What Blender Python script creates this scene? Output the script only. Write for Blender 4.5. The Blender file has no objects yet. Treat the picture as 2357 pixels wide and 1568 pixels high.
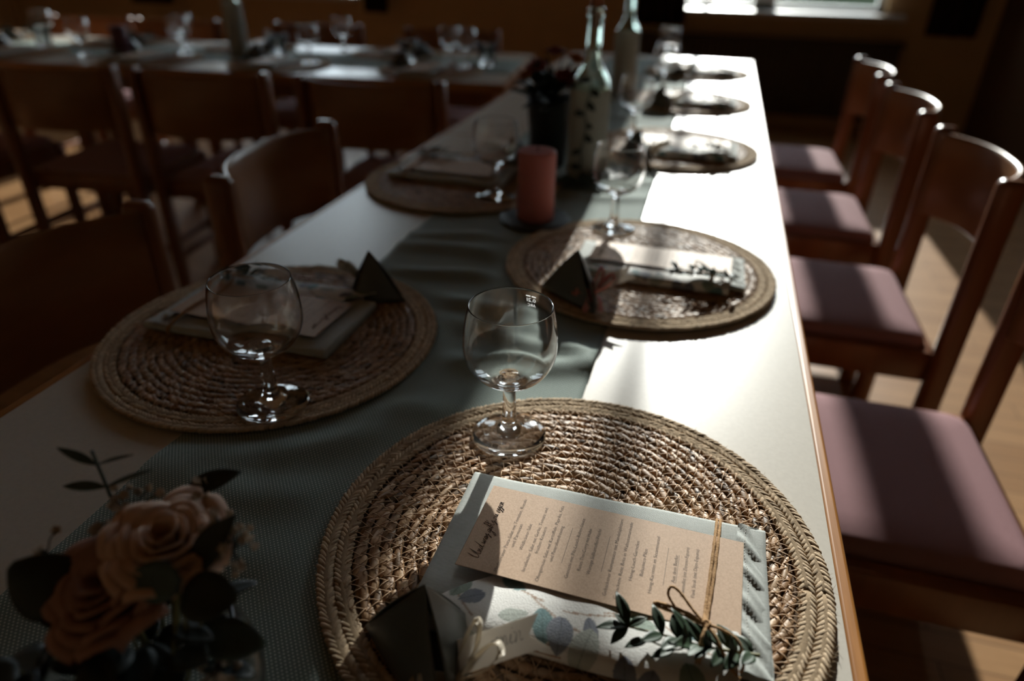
import bpy, math, random
import numpy as np
from mathutils import Vector, Matrix, Quaternion
random.seed(7); rng = np.random.default_rng(7)
S = bpy.context.scene
COL = S.collection
ZT = 0.74                       # height of the table tops
PI = math.pi

# ------------------------------------------------------------------ camera, sky, sun, exposure
cd = bpy.data.cameras.new('camera'); cam = bpy.data.objects.new('camera', cd); COL.objects.link(cam)
cd.sensor_width = 36.0; cd.lens = 1564.3727 / 2357 * 36.0; cd.clip_start = 0.02
Rv = Vector((0.96262489, 0.27040014, 0.01539773)); Uv = Vector((-0.14842961, 0.47914756, 0.86509321)); Fv = Vector((-0.22654354, 0.83504574, -0.50137475))
cam.matrix_world = Matrix(((Rv.x, Uv.x, -Fv.x, -0.14165722), (Rv.y, Uv.y, -Fv.y, 0.0), (Rv.z, Uv.z, -Fv.z, 1.13438708), (0, 0, 0, 1)))
cd.dof.use_dof = True; cd.dof.focus_distance = 0.518; cd.dof.aperture_fstop = 2.8; cd.dof.aperture_blades = 9
S.camera = cam

W = bpy.data.worlds.new('sky'); S.world = W; W.use_nodes = True
bg = W.node_tree.nodes['Background']; bg.inputs['Color'].default_value = (0.80, 0.90, 1.0, 1); bg.inputs['Strength'].default_value = 6.2

sd = bpy.data.lights.new('sun', 'SUN'); sun = bpy.data.objects.new('sun', sd); COL.objects.link(sun)
sd.energy = 8.2; sd.color = (1.0, 0.96, 0.91); sd.angle = math.radians(0.55)
SUN_DIR = Vector((0.017, -1.0, -0.374)).normalized()
sun.rotation_euler = SUN_DIR.to_track_quat('-Z', 'Y').to_euler(); sun.location = (0, 12, 6)

S.view_settings.view_transform = 'Standard'; S.view_settings.look = 'None'
S.view_settings.exposure = 0.0; S.view_settings.gamma = 1.0; S.view_settings.use_curve_mapping = False
S.cycles.max_bounces = 12; S.cycles.transmission_bounces = 12; S.cycles.transparent_max_bounces = 16
S.cycles.diffuse_bounces = 4; S.cycles.glossy_bounces = 5; S.cycles.sample_clamp_indirect = 20.0

# ------------------------------------------------------------------ materials
MATS = {}
def mat(name, base, rough=0.6, spec=0.5, **kw):
    m = bpy.data.materials.new(name); m.use_nodes = True; MATS[name] = m
    b = m.node_tree.nodes['Principled BSDF']
    b.inputs['Base Color'].default_value = (*base, 1); b.inputs['Roughness'].default_value = rough
    b.inputs['Specular IOR Level'].default_value = spec
    for k, v in kw.items(): b.inputs[k.replace('_', ' ')].default_value = v
    return m
def nd(m, t, **kw):
    n = m.node_tree.nodes.new(t)
    for k, v in kw.items(): setattr(n, k, v)
    return n
def lk(m, a, b): m.node_tree.links.new(a, b)
def bsdf(m): return m.node_tree.nodes['Principled BSDF']
def coords(m, scale=(1, 1, 1), rot=(0, 0, 0)):
    tc = nd(m, 'ShaderNodeTexCoord'); mp = nd(m, 'ShaderNodeMapping')
    mp.inputs['Scale'].default_value = scale; mp.inputs['Rotation'].default_value = rot
    lk(m, tc.outputs['Object'], mp.inputs['Vector']); return mp.outputs['Vector']
def ramp(m, fac, stops):
    r = nd(m, 'ShaderNodeValToRGB'); e = r.color_ramp.elements
    e[0].position, e[0].color = stops[0][0], (*stops[0][1], 1); e[1].position, e[1].color = stops[-1][0], (*stops[-1][1], 1)
    for p, c in stops[1:-1]:
        x = e.new(p); x.color = (*c, 1)
    lk(m, fac, r.inputs['Fac']); return r.outputs['Color']
def noise(m, vec, scale, detail=4, rough=0.6, dist=0.0):
    n = nd(m, 'ShaderNodeTexNoise'); n.inputs['Scale'].default_value = scale; n.inputs['Detail'].default_value = detail
    n.inputs['Roughness'].default_value = rough; n.inputs['Distortion'].default_value = dist
    lk(m, vec, n.inputs['Vector']); return n.outputs['Fac']
def bump(m, h, strength=0.3, dist=0.001):
    b = nd(m, 'ShaderNodeBump'); b.inputs['Strength'].default_value = strength; b.inputs['Distance'].default_value = dist
    lk(m, h, b.inputs['Height']); lk(m, b.outputs['Normal'], bsdf(m).inputs['Normal'])
def mottled(name, c1, c2, scale, vscale=(1, 1, 1), rough=0.6, spec=0.5, bmp=0.0, lo=0.3, hi=0.7, detail=4, **kw):
    m = mat(name, c1, rough, spec, **kw); v = coords(m, vscale); n = noise(m, v, scale, detail)
    lk(m, ramp(m, n, [(lo, c1), (hi, c2)]), bsdf(m).inputs['Base Color'])
    if bmp: bump(m, n, bmp)
    return m
def attr_mat(name, rough=0.7, spec=0.3, attr='tint', bmp=0.0, bscale=900, vs=(1, 1, 1)):
    m = mat(name, (0.5, 0.5, 0.5), rough, spec)
    a = nd(m, 'ShaderNodeAttribute', attribute_name=attr); lk(m, a.outputs['Color'], bsdf(m).inputs['Base Color'])
    if bmp: bump(m, noise(m, coords(m, vs), bscale, 3), bmp)
    return m

wood = mottled('stained beech wood', (0.17, 0.058, 0.019), (0.29, 0.105, 0.036), 14, (1, 1, 0.08), 0.32, 0.5, 0.05)
ply = mottled('curved beech plywood', (0.23, 0.098, 0.035), (0.33, 0.15, 0.057), 9, (0.15, 1, 1), 0.33, 0.5, 0.03)
lip = mottled('oak table lipping', (0.30, 0.115, 0.022), (0.47, 0.20, 0.045), 30, (6, 0.25, 6), 0.4, 0.5, 0.1)
lam = mottled('cream laminate', (0.59, 0.55, 0.485), (0.64, 0.60, 0.53), 260, (1, 1, 1), 0.34, 0.25, 0.02, detail=6)
steel = mat('painted steel', (0.05, 0.045, 0.04), 0.4)
seatfab = mat('mauve seat cloth', (0.36, 0.20, 0.215), 0.9, 0.2)
v = coords(seatfab); bump(seatfab, noise(seatfab, v, 1200, 2), 0.4, 0.0006)
lk(seatfab, ramp(seatfab, noise(seatfab, v, 700, 3), [(0.3, (0.275, 0.15, 0.16)), (0.7, (0.37, 0.215, 0.225))]), bsdf(seatfab).inputs['Base Color'])

# the runner: grey-green cotton with rows of white pin dots
runm = mat('dotted grey green cotton', (0.2, 0.26, 0.24), 0.85, 0.2)
v = coords(runm); sx = nd(runm, 'ShaderNodeSeparateXYZ'); lk(runm, v, sx.inputs[0])
def mth(m, op, a, b=None, c=None):
    n = nd(m, 'ShaderNodeMath', operation=op)
    for i, q in enumerate((a, b, c)):
        if q is None: continue
        if isinstance(q, (int, float)): n.inputs[i].default_value = q
        else: lk(m, q, n.inputs[i])
    return n.outputs[0]
def dots(m, sxyz, px, py, ox, oy, r):
    fx = mth(m, 'SUBTRACT', mth(m, 'FRACT', mth(m, 'ADD', mth(m, 'MULTIPLY', sxyz.outputs[0], 1 / px), ox)), 0.5)
    fy = mth(m, 'SUBTRACT', mth(m, 'FRACT', mth(m, 'ADD', mth(m, 'MULTIPLY', sxyz.outputs[1], 1 / py), oy)), 0.5)
    d = mth(m, 'ADD', mth(m, 'POWER', mth(m, 'MULTIPLY', fx, px), 2.0), mth(m, 'POWER', mth(m, 'MULTIPLY', fy, py), 2.0))
    return mth(m, 'LESS_THAN', d, r * r)
dm = mth(runm, 'MAXIMUM', dots(runm, sx, 0.0034, 0.0042, 0, 0, 0.00058), dots(runm, sx, 0.0034, 0.0042, 0.5, 0.5, 0.00058))
rc = ramp(runm, noise(runm, v, 500, 3), [(0.3, (0.165, 0.22, 0.20)), (0.7, (0.22, 0.28, 0.26))])
mx = nd(runm, 'ShaderNodeMix', data_type='RGBA'); lk(runm, dm, mx.inputs['Factor']); lk(runm, rc, mx.inputs[6]); mx.inputs[7].default_value = (0.68, 0.72, 0.68, 1)
lk(runm, mx.outputs[2], bsdf(runm).inputs['Base Color'])

grass_m = attr_mat('twisted seagrass', 0.5, 0.4, bmp=0.35, bscale=500, vs=(1, 1, 1))
jute = attr_mat('braided jute', 0.9, 0.15, bmp=0.5, bscale=1400)
thread = mat('stitching straw', (0.50, 0.32, 0.18), 0.6, 0.3)
underm = mat('mat underside', (0.10, 0.055, 0.025), 0.9)
sage = mat('sage linen', (0.36, 0.42, 0.385), 0.7, 0.35)
v = coords(sage, (1, 1, 1)); wv = nd(sage, 'ShaderNodeTexWave', wave_type='BANDS', bands_direction='X'); wv.inputs['Scale'].default_value = 520; lk(sage, v, wv.inputs['Vector'])
wv2 = nd(sage, 'ShaderNodeTexWave', wave_type='BANDS', bands_direction='Y'); wv2.inputs['Scale'].default_value = 520; lk(sage, v, wv2.inputs['Vector'])
bump(sage, mth(sage, 'ADD', wv.outputs['Fac'], wv2.outputs['Fac']), 0.35, 0.0004)
lk(sage, ramp(sage, noise(sage, coords(sage, (0.25, 1, 1)), 900, 3), [(0.25, (0.41, 0.438, 0.412)), (0.75, (0.52, 0.545, 0.52))]), bsdf(sage).inputs['Base Color'])
printm = attr_mat('printed paper napkin', 0.7, 0.35, 'print', bmp=0.45, bscale=900)
kraft = mottled('kraft card', (0.47, 0.315, 0.205), (0.62, 0.43, 0.295), 900, rough=0.6, spec=0.3, detail=5)
ink = mat('brown black ink', (0.03, 0.02, 0.015), 0.7)
grey_ink = mat('grey ink', (0.09, 0.09, 0.10), 0.7)
twine_m = mottled('jute twine', (0.33, 0.19, 0.09), (0.55, 0.36, 0.2), 700, rough=0.9, spec=0.1, bmp=0.6)
leaf_m = mottled('boxwood leaf', (0.012, 0.03, 0.014), (0.03, 0.06, 0.028), 90, rough=0.5, spec=0.5)
twig_m = mat('green twig', (0.16, 0.15, 0.05), 0.6)
boxm = mottled('dark olive card', (0.085, 0.088, 0.075), (0.10, 0.104, 0.09), 400, rough=0.42, spec=0.5)
satin = mat('ivory satin', (0.62, 0.55, 0.44), 0.3, 0.5, Sheen_Weight=0.3)
def thin(m, k, c):      # cloth or card thin enough to let light through
    t = m.node_tree; tr = t.nodes.new('ShaderNodeBsdfTranslucent'); x = t.nodes.new('ShaderNodeMixShader'); x.inputs[0].default_value = k; tr.inputs['Color'].default_value = (*c, 1)
    t.links.new(t.nodes['Principled BSDF'].outputs[0], x.inputs[1]); t.links.new(tr.outputs[0], x.inputs[2]); t.links.new(x.outputs[0], t.nodes['Material Output'].inputs['Surface'])
thin(satin, 0.35, (0.62, 0.55, 0.44))
pinkr = mottled('pink dried petals', (0.55, 0.13, 0.14), (0.65, 0.4, 0.32), 120, rough=0.7)
tagm = mat('white card', (0.80, 0.77, 0.73), 0.7, 0.2)
thin(tagm, 0.4, (0.8, 0.76, 0.7))
glass = mat('clear glass', (1, 1, 1), 0.05, 0.5, Transmission_Weight=1.0, IOR=1.5)
etch = mat('white etching', (0.75, 0.75, 0.75), 0.7)
_et = etch.node_tree; _tr = _et.nodes.new('ShaderNodeBsdfTranslucent'); _mxs = _et.nodes.new('ShaderNodeMixShader'); _mxs.inputs[0].default_value = 0.6; _tr.inputs['Color'].default_value = (0.9, 0.9, 0.9, 1)
_et.links.new(etch.node_tree.nodes['Principled BSDF'].outputs[0], _mxs.inputs[1]); _et.links.new(_tr.outputs[0], _mxs.inputs[2]); _et.links.new(_mxs.outputs[0], _et.nodes['Material Output'].inputs['Surface'])
rosewax = mat('rose pink wax', (0.54, 0.18, 0.165), 0.5, 0.4, Subsurface_Weight=0.35)
rosewax.node_tree.nodes['Principled BSDF'].inputs['Subsurface Radius'].default_value = (0.02, 0.008, 0.006)
plumwax = mat('plum wax', (0.10, 0.03, 0.045), 0.5)
rustwax = mat('rust wax', (0.30, 0.10, 0.035), 0.5)
slate = mottled('dark slate', (0.016, 0.017, 0.017), (0.03, 0.031, 0.03), 60, rough=0.6)
wick_m = mat('black wick', (0.01, 0.01, 0.01), 0.9)
bottleglass = mat('green tinged glass', (0.86, 0.95, 0.88), 0.05, 0.5, Transmission_Weight=1.0, IOR=1.5)
paintw = mottled('chalky white paint', (0.60, 0.61, 0.57), (0.70, 0.70, 0.66), 40, rough=0.75)
_pt = paintw.node_tree; _tr = _pt.nodes.new('ShaderNodeBsdfTranslucent'); _mxs = _pt.nodes.new('ShaderNodeMixShader'); _mxs.inputs[0].default_value = 0.5; _tr.inputs['Color'].default_value = (0.75, 0.72, 0.62, 1)
_pt.links.new(bsdf(paintw).outputs[0], _mxs.inputs[1]); _pt.links.new(_tr.outputs[0], _mxs.inputs[2]); _pt.links.new(_mxs.outputs[0], _pt.nodes['Material Output'].inputs['Surface'])
darkleaf = mottled('dark green leaf', (0.008, 0.016, 0.012), (0.018, 0.03, 0.024), 60, rough=0.5)
eucal = mottled('blue green eucalyptus', (0.035, 0.065, 0.055), (0.06, 0.10, 0.09), 50, rough=0.55)
peach = mottled('peach petal', (0.62, 0.40, 0.28), (0.74, 0.52, 0.39), 40, rough=0.7)
apricot = mottled('deep apricot petal', (0.34, 0.165, 0.115), (0.44, 0.24, 0.17), 40, rough=0.7)
redpet = mottled('dark red petal', (0.16, 0.018, 0.012), (0.25, 0.03, 0.02), 60, rough=0.7)
orpet = mottled('orange petal', (0.45, 0.12, 0.015), (0.55, 0.2, 0.03), 60, rough=0.7)
creamb = mottled('cream bud', (0.42, 0.32, 0.22), (0.52, 0.41, 0.29), 200, rough=0.8)
potm = mat('dark tin', (0.012, 0.014, 0.013), 0.45)
curt = mottled('dark brown curtain', (0.020, 0.013, 0.010), (0.03, 0.02, 0.015), 30, rough=0.95, spec=0.1)
wallm = mottled('ochre plaster', (0.54, 0.37, 0.20), (0.60, 0.41, 0.225), 5, rough=0.9, spec=0.2)
wallside = mottled('brown wood panelling', (0.085, 0.045, 0.022), (0.12, 0.062, 0.03), 8, (6, 6, 0.3), 0.6, 0.4)
ceilm = mottled('pale pine ceiling boards', (0.50, 0.37, 0.23), (0.56, 0.42, 0.27), 8, (0.4, 8, 1), 0.8)
wallfar = mottled('pale ochre plaster', (0.66, 0.50, 0.31), (0.71, 0.55, 0.35), 5, rough=0.9, spec=0.2)
framem = mat('white window paint', (0.66, 0.66, 0.63), 0.4, 0.5)
sillm = mat('pale stone sill', (0.62, 0.61, 0.58), 0.35, 0.5)
radm = mat('brown painted radiator', (0.075, 0.058, 0.042), 0.5)
lawn = mottled('grass ground', (0.010, 0.014, 0.009), (0.018, 0.022, 0.014), 3, rough=0.95, spec=0.0)
floorm = mat('oak parquet', (0.4, 0.22, 0.1), 0.4, 0.45)
v = coords(floorm); br = nd(floorm, 'ShaderNodeTexBrick', offset=0.5)
for k, q in {'Scale': 1.0, 'Brick Width': 0.42, 'Row Height': 0.07, 'Mortar Size': 0.0012, 'Bias': 0.0}.items(): br.inputs[k].default_value = q
br.inputs['Color1'].default_value = (0.36, 0.19, 0.082, 1); br.inputs['Color2'].default_value = (0.46, 0.26, 0.12, 1); br.inputs['Mortar'].default_value = (0.08, 0.04, 0.02, 1)
lk(floorm, v, br.inputs['Vector'])
mx = nd(floorm, 'ShaderNodeMix', data_type='RGBA', blend_type='MULTIPLY'); mx.inputs['Factor'].default_value = 0.5
lk(floorm, br.outputs['Color'], mx.inputs[6]); lk(floorm, ramp(floorm, noise(floorm, coords(floorm, (1, 12, 1)), 8, 5), [(0.3, (0.6, 0.55, 0.5)), (0.7, (1, 1, 1))]), mx.inputs[7])
lk(floorm, mx.outputs[2], bsdf(floorm).inputs['Base Color'])
# a thin window pane: clear, with the mirror reflection of glass
pane_m = bpy.data.materials.new('window pane'); pane_m.use_nodes = True; nt = pane_m.node_tree; nt.nodes.clear()
o_ = nt.nodes.new('ShaderNodeOutputMaterial'); t_ = nt.nodes.new('ShaderNodeBsdfTransparent'); g_ = nt.nodes.new('ShaderNodeBsdfGlossy'); f_ = nt.nodes.new('ShaderNodeFresnel'); x_ = nt.nodes.new('ShaderNodeMixShader')
g_.inputs['Roughness'].default_value = 0.0; f_.inputs['IOR'].default_value = 1.45; t_.inputs['Color'].default_value = (0.93, 0.95, 0.94, 1)
nt.links.new(f_.outputs[0], x_.inputs[0]); nt.links.new(t_.outputs[0], x_.inputs[1]); nt.links.new(g_.outputs[0], x_.inputs[2]); nt.links.new(x_.outputs[0], o_.inputs[0])

# ------------------------------------------------------------------ mesh building
class MB:
    def __init__(s): s.v = []; s.f = []; s.mi = []; s.sm = []; s.col = []; s.cur = (0.5, 0.5, 0.5); s.m = 0
    def add(s, verts, faces, smooth=True, col=None):
        o = len(s.v); s.v.extend([tuple(p) for p in verts]); c = col or s.cur
        s.col.extend([c] * len(verts))
        for f in faces: s.f.append(tuple(i + o for i in f)); s.mi.append(s.m); s.sm.append(smooth)
    def box(s, x0, x1, y0, y1, z0, z1, smooth=False, M=None):
        p = [Vector((x, y, z)) for z in (z0, z1) for y in (y0, y1) for x in (x0, x1)]
        if M: p = [M @ q for q in p]
        s.add(p, [(0, 2, 3, 1), (4, 5, 7, 6), (0, 1, 5, 4), (2, 6, 7, 3), (0, 4, 6, 2), (1, 3, 7, 5)], smooth)
    def rbox(s, x0, x1, y0, y1, z0, z1, r=0.004, n=3, M=None, topz=None):
        # a box with rounded vertical corners and rounded top and bottom rims
        def ring(ins, z):
            out = []
            for (cx, cy, a0) in ((x1 - r, y1 - r, 0), (x0 + r, y1 - r, PI / 2), (x0 + r, y0 + r, PI), (x1 - r, y0 + r, 1.5 * PI)):
                for k in range(n + 1):
                    a = a0 + k / n * PI / 2; out.append(Vector((cx + (r - ins) * math.cos(a), cy + (r - ins) * math.sin(a), z)))
            return out
        rings = []
        for k in range(n + 1):
            a = k / n * PI / 2; rings.append(ring(r * (1 - math.sin(a)), z0 + r * (1 - math.cos(a))))
        for k in range(n + 1):
            a = k / n * PI / 2; rings.append(ring(r * (1 - math.cos(a)), z1 - r + r * math.sin(a)))
        N = 4 * (n + 1); vs = [p for q in rings for p in q]
        if M: vs = [M @ q for q in vs]
        fs = [(i * N + j, i * N + (j + 1) % N, (i + 1) * N + (j + 1) % N, (i + 1) * N + j) for i in range(len(rings) - 1) for j in range(N)]
        s.add(vs, fs, True); o = len(s.v) - len(vs)
        for cap in (tuple(o + j for j in range(N - 1, -1, -1)), tuple(o + (len(rings) - 1) * N + j for j in range(N))): s.f.append(cap); s.mi.append(s.m); s.sm.append(False)
    def lathe(s, prof, n=32, c=(0, 0, 0), M=None):
        vs = []; N = len(prof)
        for (r, z) in prof:
            for j in range(n):
                a = 2 * PI * j / n; vs.append(Vector((c[0] + r * math.cos(a), c[1] + r * math.sin(a), c[2] + z)))
        fs = []
        for i in range(N - 1):
            for j in range(n):
                k = (j + 1) % n; fs.append((i * n + j, i * n + k, (i + 1) * n + k, (i + 1) * n + j))
        if M: vs = [M @ q for q in vs]
        if prof[0][0] > 1e-6: fs.append(tuple(range(n - 1, -1, -1)))
        if prof[-1][0] > 1e-6: fs.append(tuple((N - 1) * n + j for j in range(n)))
        s.add(vs, fs, True)
    def tube(s, pts, rad, n=6, flat=1.0, up=None):
        pts = [Vector(p) for p in pts]; N = len(pts); rad = rad if hasattr(rad, '__len__') else [rad] * N
        vs = []; prev = Vector(up) if up else None
        for i, p in enumerate(pts):
            t = (pts[min(i + 1, N - 1)] - pts[max(i - 1, 0)])
            t = t.normalized() if t.length > 1e-9 else Vector((0, 0, 1))
            if prev is None: prev = t.orthogonal()
            a = (prev - t * prev.dot(t)); a = a.normalized() if a.length > 1e-6 else t.orthogonal().normalized()
            b = t.cross(a); prev = a
            for j in range(n):
                q = 2 * PI * j / n; vs.append(p + rad[i] * (math.cos(q) * a * flat + math.sin(q) * b))
        fs = [(i * n + j, i * n + (j + 1) % n, (i + 1) * n + (j + 1) % n, (i + 1) * n + j) for i in range(N - 1) for j in range(n)]
        fs.append(tuple(range(n - 1, -1, -1))); fs.append(tuple((N - 1) * n + j for j in range(n)))
        s.add(vs, fs, True)
    def grid(s, fn, nu, nv, col=None, flip=False):
        vs = [fn(i / nu, j / nv) for i in range(nu + 1) for j in range(nv + 1)]
        w = nv + 1
        fs = [(i * w + j, (i + 1) * w + j, (i + 1) * w + j + 1, i * w + j + 1) for i in range(nu) for j in range(nv)]
        if flip: fs = [f[::-1] for f in fs]
        s.add(vs, fs, True, col)
    def sphere(s, c, r, n=8, sq=1.0):
        s.lathe([(max(r * math.sin(PI * k / n), 0.0), -r * sq * math.cos(PI * k / n)) for k in range(n + 1)], n + 2, c)
    def leaf(s, base, d, nrm, L, Wd, curl=0.15, fold=0.25, round_=0.5, nu=7):
        base = Vector(base); d = Vector(d).normalized(); nrm = Vector(nrm); nrm = (nrm - d * nrm.dot(d)).normalized(); side = d.cross(nrm)
        def fn(u, vv):
            w = Wd * 0.5 * (math.sin(PI * min(max(u, 0.02), 0.985) ** (0.8 if round_ > 0.7 else 0.95)) ** (0.6 if round_ > 0.7 else 0.85))
            x = (vv - 0.5) * 2
            return base + d * (L * u) + side * (w * x) + nrm * (fold * w * abs(x) - curl * L * u * u)
        s.grid(fn, nu, 4)
    def obj(s, name, mats, parent=None, loc=None, rot=None, attr=None, thick=None):
        me = bpy.data.meshes.new(name); me.from_pydata(s.v, [], s.f)
        mats = mats if isinstance(mats, (list, tuple)) else [mats]
        for m in mats: me.materials.append(m)
        me.polygons.foreach_set('use_smooth', s.sm); me.polygons.foreach_set('material_index', s.mi)
        if attr:
            a = me.color_attributes.new(attr, 'FLOAT_COLOR', 'POINT'); a.data.foreach_set('color', np.c_[np.array(s.col, float), np.ones(len(s.v))].ravel())
        me.update()
        o = bpy.data.objects.new(name, me); COL.objects.link(o)
        if parent: o.parent = parent
        if loc is not None: o.location = loc
        if rot is not None: o.rotation_euler = rot
        if thick:
            md = o.modifiers.new('thickness', 'SOLIDIFY'); md.thickness = thick; md.offset = 0
        return o
def empty(name, loc=(0, 0, 0), rz=0):
    o = bpy.data.objects.new(name, None); COL.objects.link(o); o.location = loc; o.rotation_euler = (0, 0, rz); o.empty_display_size = 0.05; return o
def tag(o, label, cat, group=None):
    o['label'] = label; o['category'] = cat
    if group: o['group'] = group
    return o
def struct(o): o['kind'] = 'structure'; return o
def dup(root, loc, rz, label, group=None):
    r = root.copy(); COL.objects.link(r); r.location = loc; r.rotation_euler = (0, 0, rz); r['label'] = label
    if group: r['group'] = group
    for ch in list(root.children):
        c = ch.copy(); COL.objects.link(c); c.parent = r
        for g in list(ch.children):
            d = g.copy(); COL.objects.link(d); d.parent = c
    return r
def spline(pts, n=8):
    P = [Vector(p) for p in pts]; out = []
    for i in range(len(P) - 1):
        p0, p1, p2, p3 = P[max(i - 1, 0)], P[i], P[i + 1], P[min(i + 2, len(P) - 1)]
        for k in range(n):
            t = k / n; out.append(0.5 * ((2 * p1) + (p2 - p0) * t + (2 * p0 - 5 * p1 + 4 * p2 - p3) * t * t + (3 * p1 - p0 - 3 * p2 + p3) * t ** 3))
    out.append(P[-1]); return out

# ------------------------------------------------------------------ the room
YW, XR, XL, YB, ZC = 5.6, 1.62, -6.6, -3.4, 3.6
b = MB(); b.box(XL, XR, YB, YW + 0.3, -0.1, 0); struct(b.obj('floor', floorm))
b = MB(); b.box(XL, XR, YB, YW + 0.3, ZC, ZC + 0.1); struct(b.obj('ceiling', ceilm))
b = MB(); b.box(XR, XR + 0.2, YB, YW + 0.3, 0, ZC); struct(b.obj('wall_right', wallside))
b = MB(); b.box(XL - 0.2, XL, YB, YW + 0.3, 0, ZC); struct(b.obj('wall_left', wallfar))
b = MB(); b.box(XL - 0.2, XR + 0.2, YB - 0.2, YB, 0, ZC); struct(b.obj('wall_front', wallfar))
WIN = [(-0.46, 0.93), (-4.55, -2.87)]; WZ0, WZ1 = 0.76, 3.2
b = MB(); xs = [XL, WIN[1][0], WIN[1][1], WIN[0][0], WIN[0][1], XR]
for i in range(5):
    if i in (1, 3):
        b.box(xs[i], xs[i + 1], YW, YW + 0.3, 0, WZ0); b.box(xs[i], xs[i + 1], YW, YW + 0.3, WZ1, ZC)
    else: b.box(xs[i], xs[i + 1], YW, YW + 0.3, 0, ZC)
struct(b.obj('wall_back', wallm))
for nme, (x0, x1), mull in (('window_1', WIN[0], [(-0.281, -0.249), (0.068, 0.213)]), ('window_2', WIN[1], [(-4.42, -4.39), (-3.86, -3.72), (-3.20, -3.17)])):
    b = MB(); y0, y1 = YW + 0.12, YW + 0.18
    b.box(x0, x0 + 0.045, y0, y1, WZ0, WZ1); b.box(x1 - 0.045, x1, y0, y1, WZ0, WZ1); b.box(x0, x1, y0, y1, WZ0, WZ0 + 0.05); b.box(x0, x1, y0, y1, WZ1 - 0.06, WZ1)
    for (a, c) in mull: b.box(a, c, y0, y1, WZ0, WZ1)
    w = struct(b.obj(nme, framem))
    b = MB(); b.box(x0 + 0.04, x1 - 0.04, YW + 0.148, YW + 0.152, WZ0 + 0.04, WZ1 - 0.05); b.obj('pane', pane_m, w)
for i, (x0, x1) in enumerate(WIN):
    b = MB(); b.rbox(x0 - 0.03 + (i == 1) * 0.06, x1 + 0.11 - (i == 1) * 0.25, YW - 0.14, YW + 0.12, WZ0 - 0.02, WZ0 + 0.015, 0.008); struct(b.obj('trim_%d' % (i + 1), sillm))
b = MB(); b.box(-40, 40, YW + 0.35, 70, -0.4, -0.35); g = b.obj('ground', lawn); struct(g)

# radiator under the right window
rad = empty('radiator', (0.13, YW - 0.10, 0)); tag(rad, 'long brown ribbed radiator on the wall below the right window', 'radiator')
b = MB()
for k in range(38): b.rbox(-0.93 + k * 0.049, -0.93 + k * 0.049 + 0.043, -0.035, 0.035, 0.10, 0.585, 0.012, 2)
b.obj('panel', radm, rad)
b = MB(); b.rbox(-0.95, 0.95, -0.045, 0.045, 0.585, 0.612, 0.006, 2); b.obj('top_grille', radm, rad)
b = MB(); b.tube([(0.97, 0, 0.0), (0.97, 0, 0.17), (0.93, 0, 0.17)], 0.010, 8); b.obj('pipe', radm, rad)
b = MB(); b.tube([(-0.93, 0, 0.17), (-0.97, 0, 0.17), (-0.97, 0, 0.0)], 0.010, 8); b.obj('pipe', radm, rad)
b = MB(); b.lathe([(0.0, 0), (0.02, 0), (0.022, 0.05), (0.018, 0.06), (0, 0.06)], 14, (0.97, 0, 0.17)); b.obj('valve', radm, rad)
# curtains
def curtain(x0, x1, lab, zb=0.67):
    b = MB(); n = int((x1 - x0) / 0.012)
    def fn(u, vv):
        x = x0 + (x1 - x0) * u; a = 2 * PI * (x - x0) / 0.095
        return Vector((x, YW - 0.20 + 0.028 * math.sin(a) + 0.01 * math.sin(a * 0.37 + 5 * vv), zb + (3.35 - zb) * vv))
    b.grid(fn, n, 6)
    r = empty('curtain', ((x0 + x1) / 2, YW - 0.2, zb)); o = b.obj('cloth', curt, r, thick=0.004); o.location = (-(x0 + x1) / 2, -(YW - 0.2), -zb)
    b = MB(); b.tube([(-(x1 - x0) / 2 - 0.02, 0, 3.37 - zb), ((x1 - x0) / 2 + 0.02, 0, 3.37 - zb)], 0.012, 10); b.obj('rod', steel, r)
    tag(r, lab, 'curtain', 'dark curtains')
curtain(-0.735, -0.392, 'dark curtain just left of the window above the radiator')
curtain(1.15, 1.46, 'dark curtain in the corner right of the window above the radiator')
curtain(-2.86, -2.66, 'narrow dark curtain beside the window behind the guest table')
curtain(-5.05, -4.60, 'dark curtain at the far left end of the back wall')

# ------------------------------------------------------------------ tables
def make_table(L, Wd, name='dining_table'):
    r = empty(name)
    b = MB(); b.box(-Wd / 2 + 0.009, Wd / 2 - 0.009, -L / 2 + 0.002, L / 2 - 0.002, ZT - 0.026, ZT); b.obj('tabletop', lam, r)
    b = MB()
    for s_ in (-1, 1):
        x = s_ * (Wd / 2 - 0.004); b.rbox(x - 0.0055, x + 0.0055, -L / 2, L / 2, ZT - 0.03, ZT + 0.0006, 0.003, 3)
        y = s_ * (L / 2 - 0.0012); b.box(-Wd / 2 + 0.009, Wd / 2 - 0.009, y - 0.0012, y + 0.0012, ZT - 0.028, ZT + 0.0003)
    b.obj('edging', lip, r)
    b = MB()
    for s_ in (-1, 1):
        b.box(s_ * (Wd / 2 - 0.07) - 0.011, s_ * (Wd / 2 - 0.07) + 0.011, -L / 2 + 0.08, L / 2 - 0.08, ZT - 0.09, ZT - 0.026)
        b.box(-Wd / 2 + 0.08, Wd / 2 - 0.08, s_ * (L / 2 - 0.07) - 0.011, s_ * (L / 2 - 0.07) + 0.011, ZT - 0.09, ZT - 0.026)
    b.obj('apron', wood, r)
    for sx_ in (-1, 1):
        for sy_ in (-1, 1):
            b = MB(); b.rbox(sx_ * (Wd / 2 - 0.07) - 0.024, sx_ * (Wd / 2 - 0.07) + 0.024, sy_ * (L / 2 - 0.07) - 0.024, sy_ * (L / 2 - 0.07) + 0.024, 0, ZT - 0.026, 0.006, 2); b.obj('leg', wood, r)
    return r
TW = 0.761
t1 = make_table(1.6, TW); t1.location = (-TW / 2 + 0.008, 0.778, 0); tag(t1, 'cream topped wooden table nearest the camera in the long row', 'table', 'tables of the long row')
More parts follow.
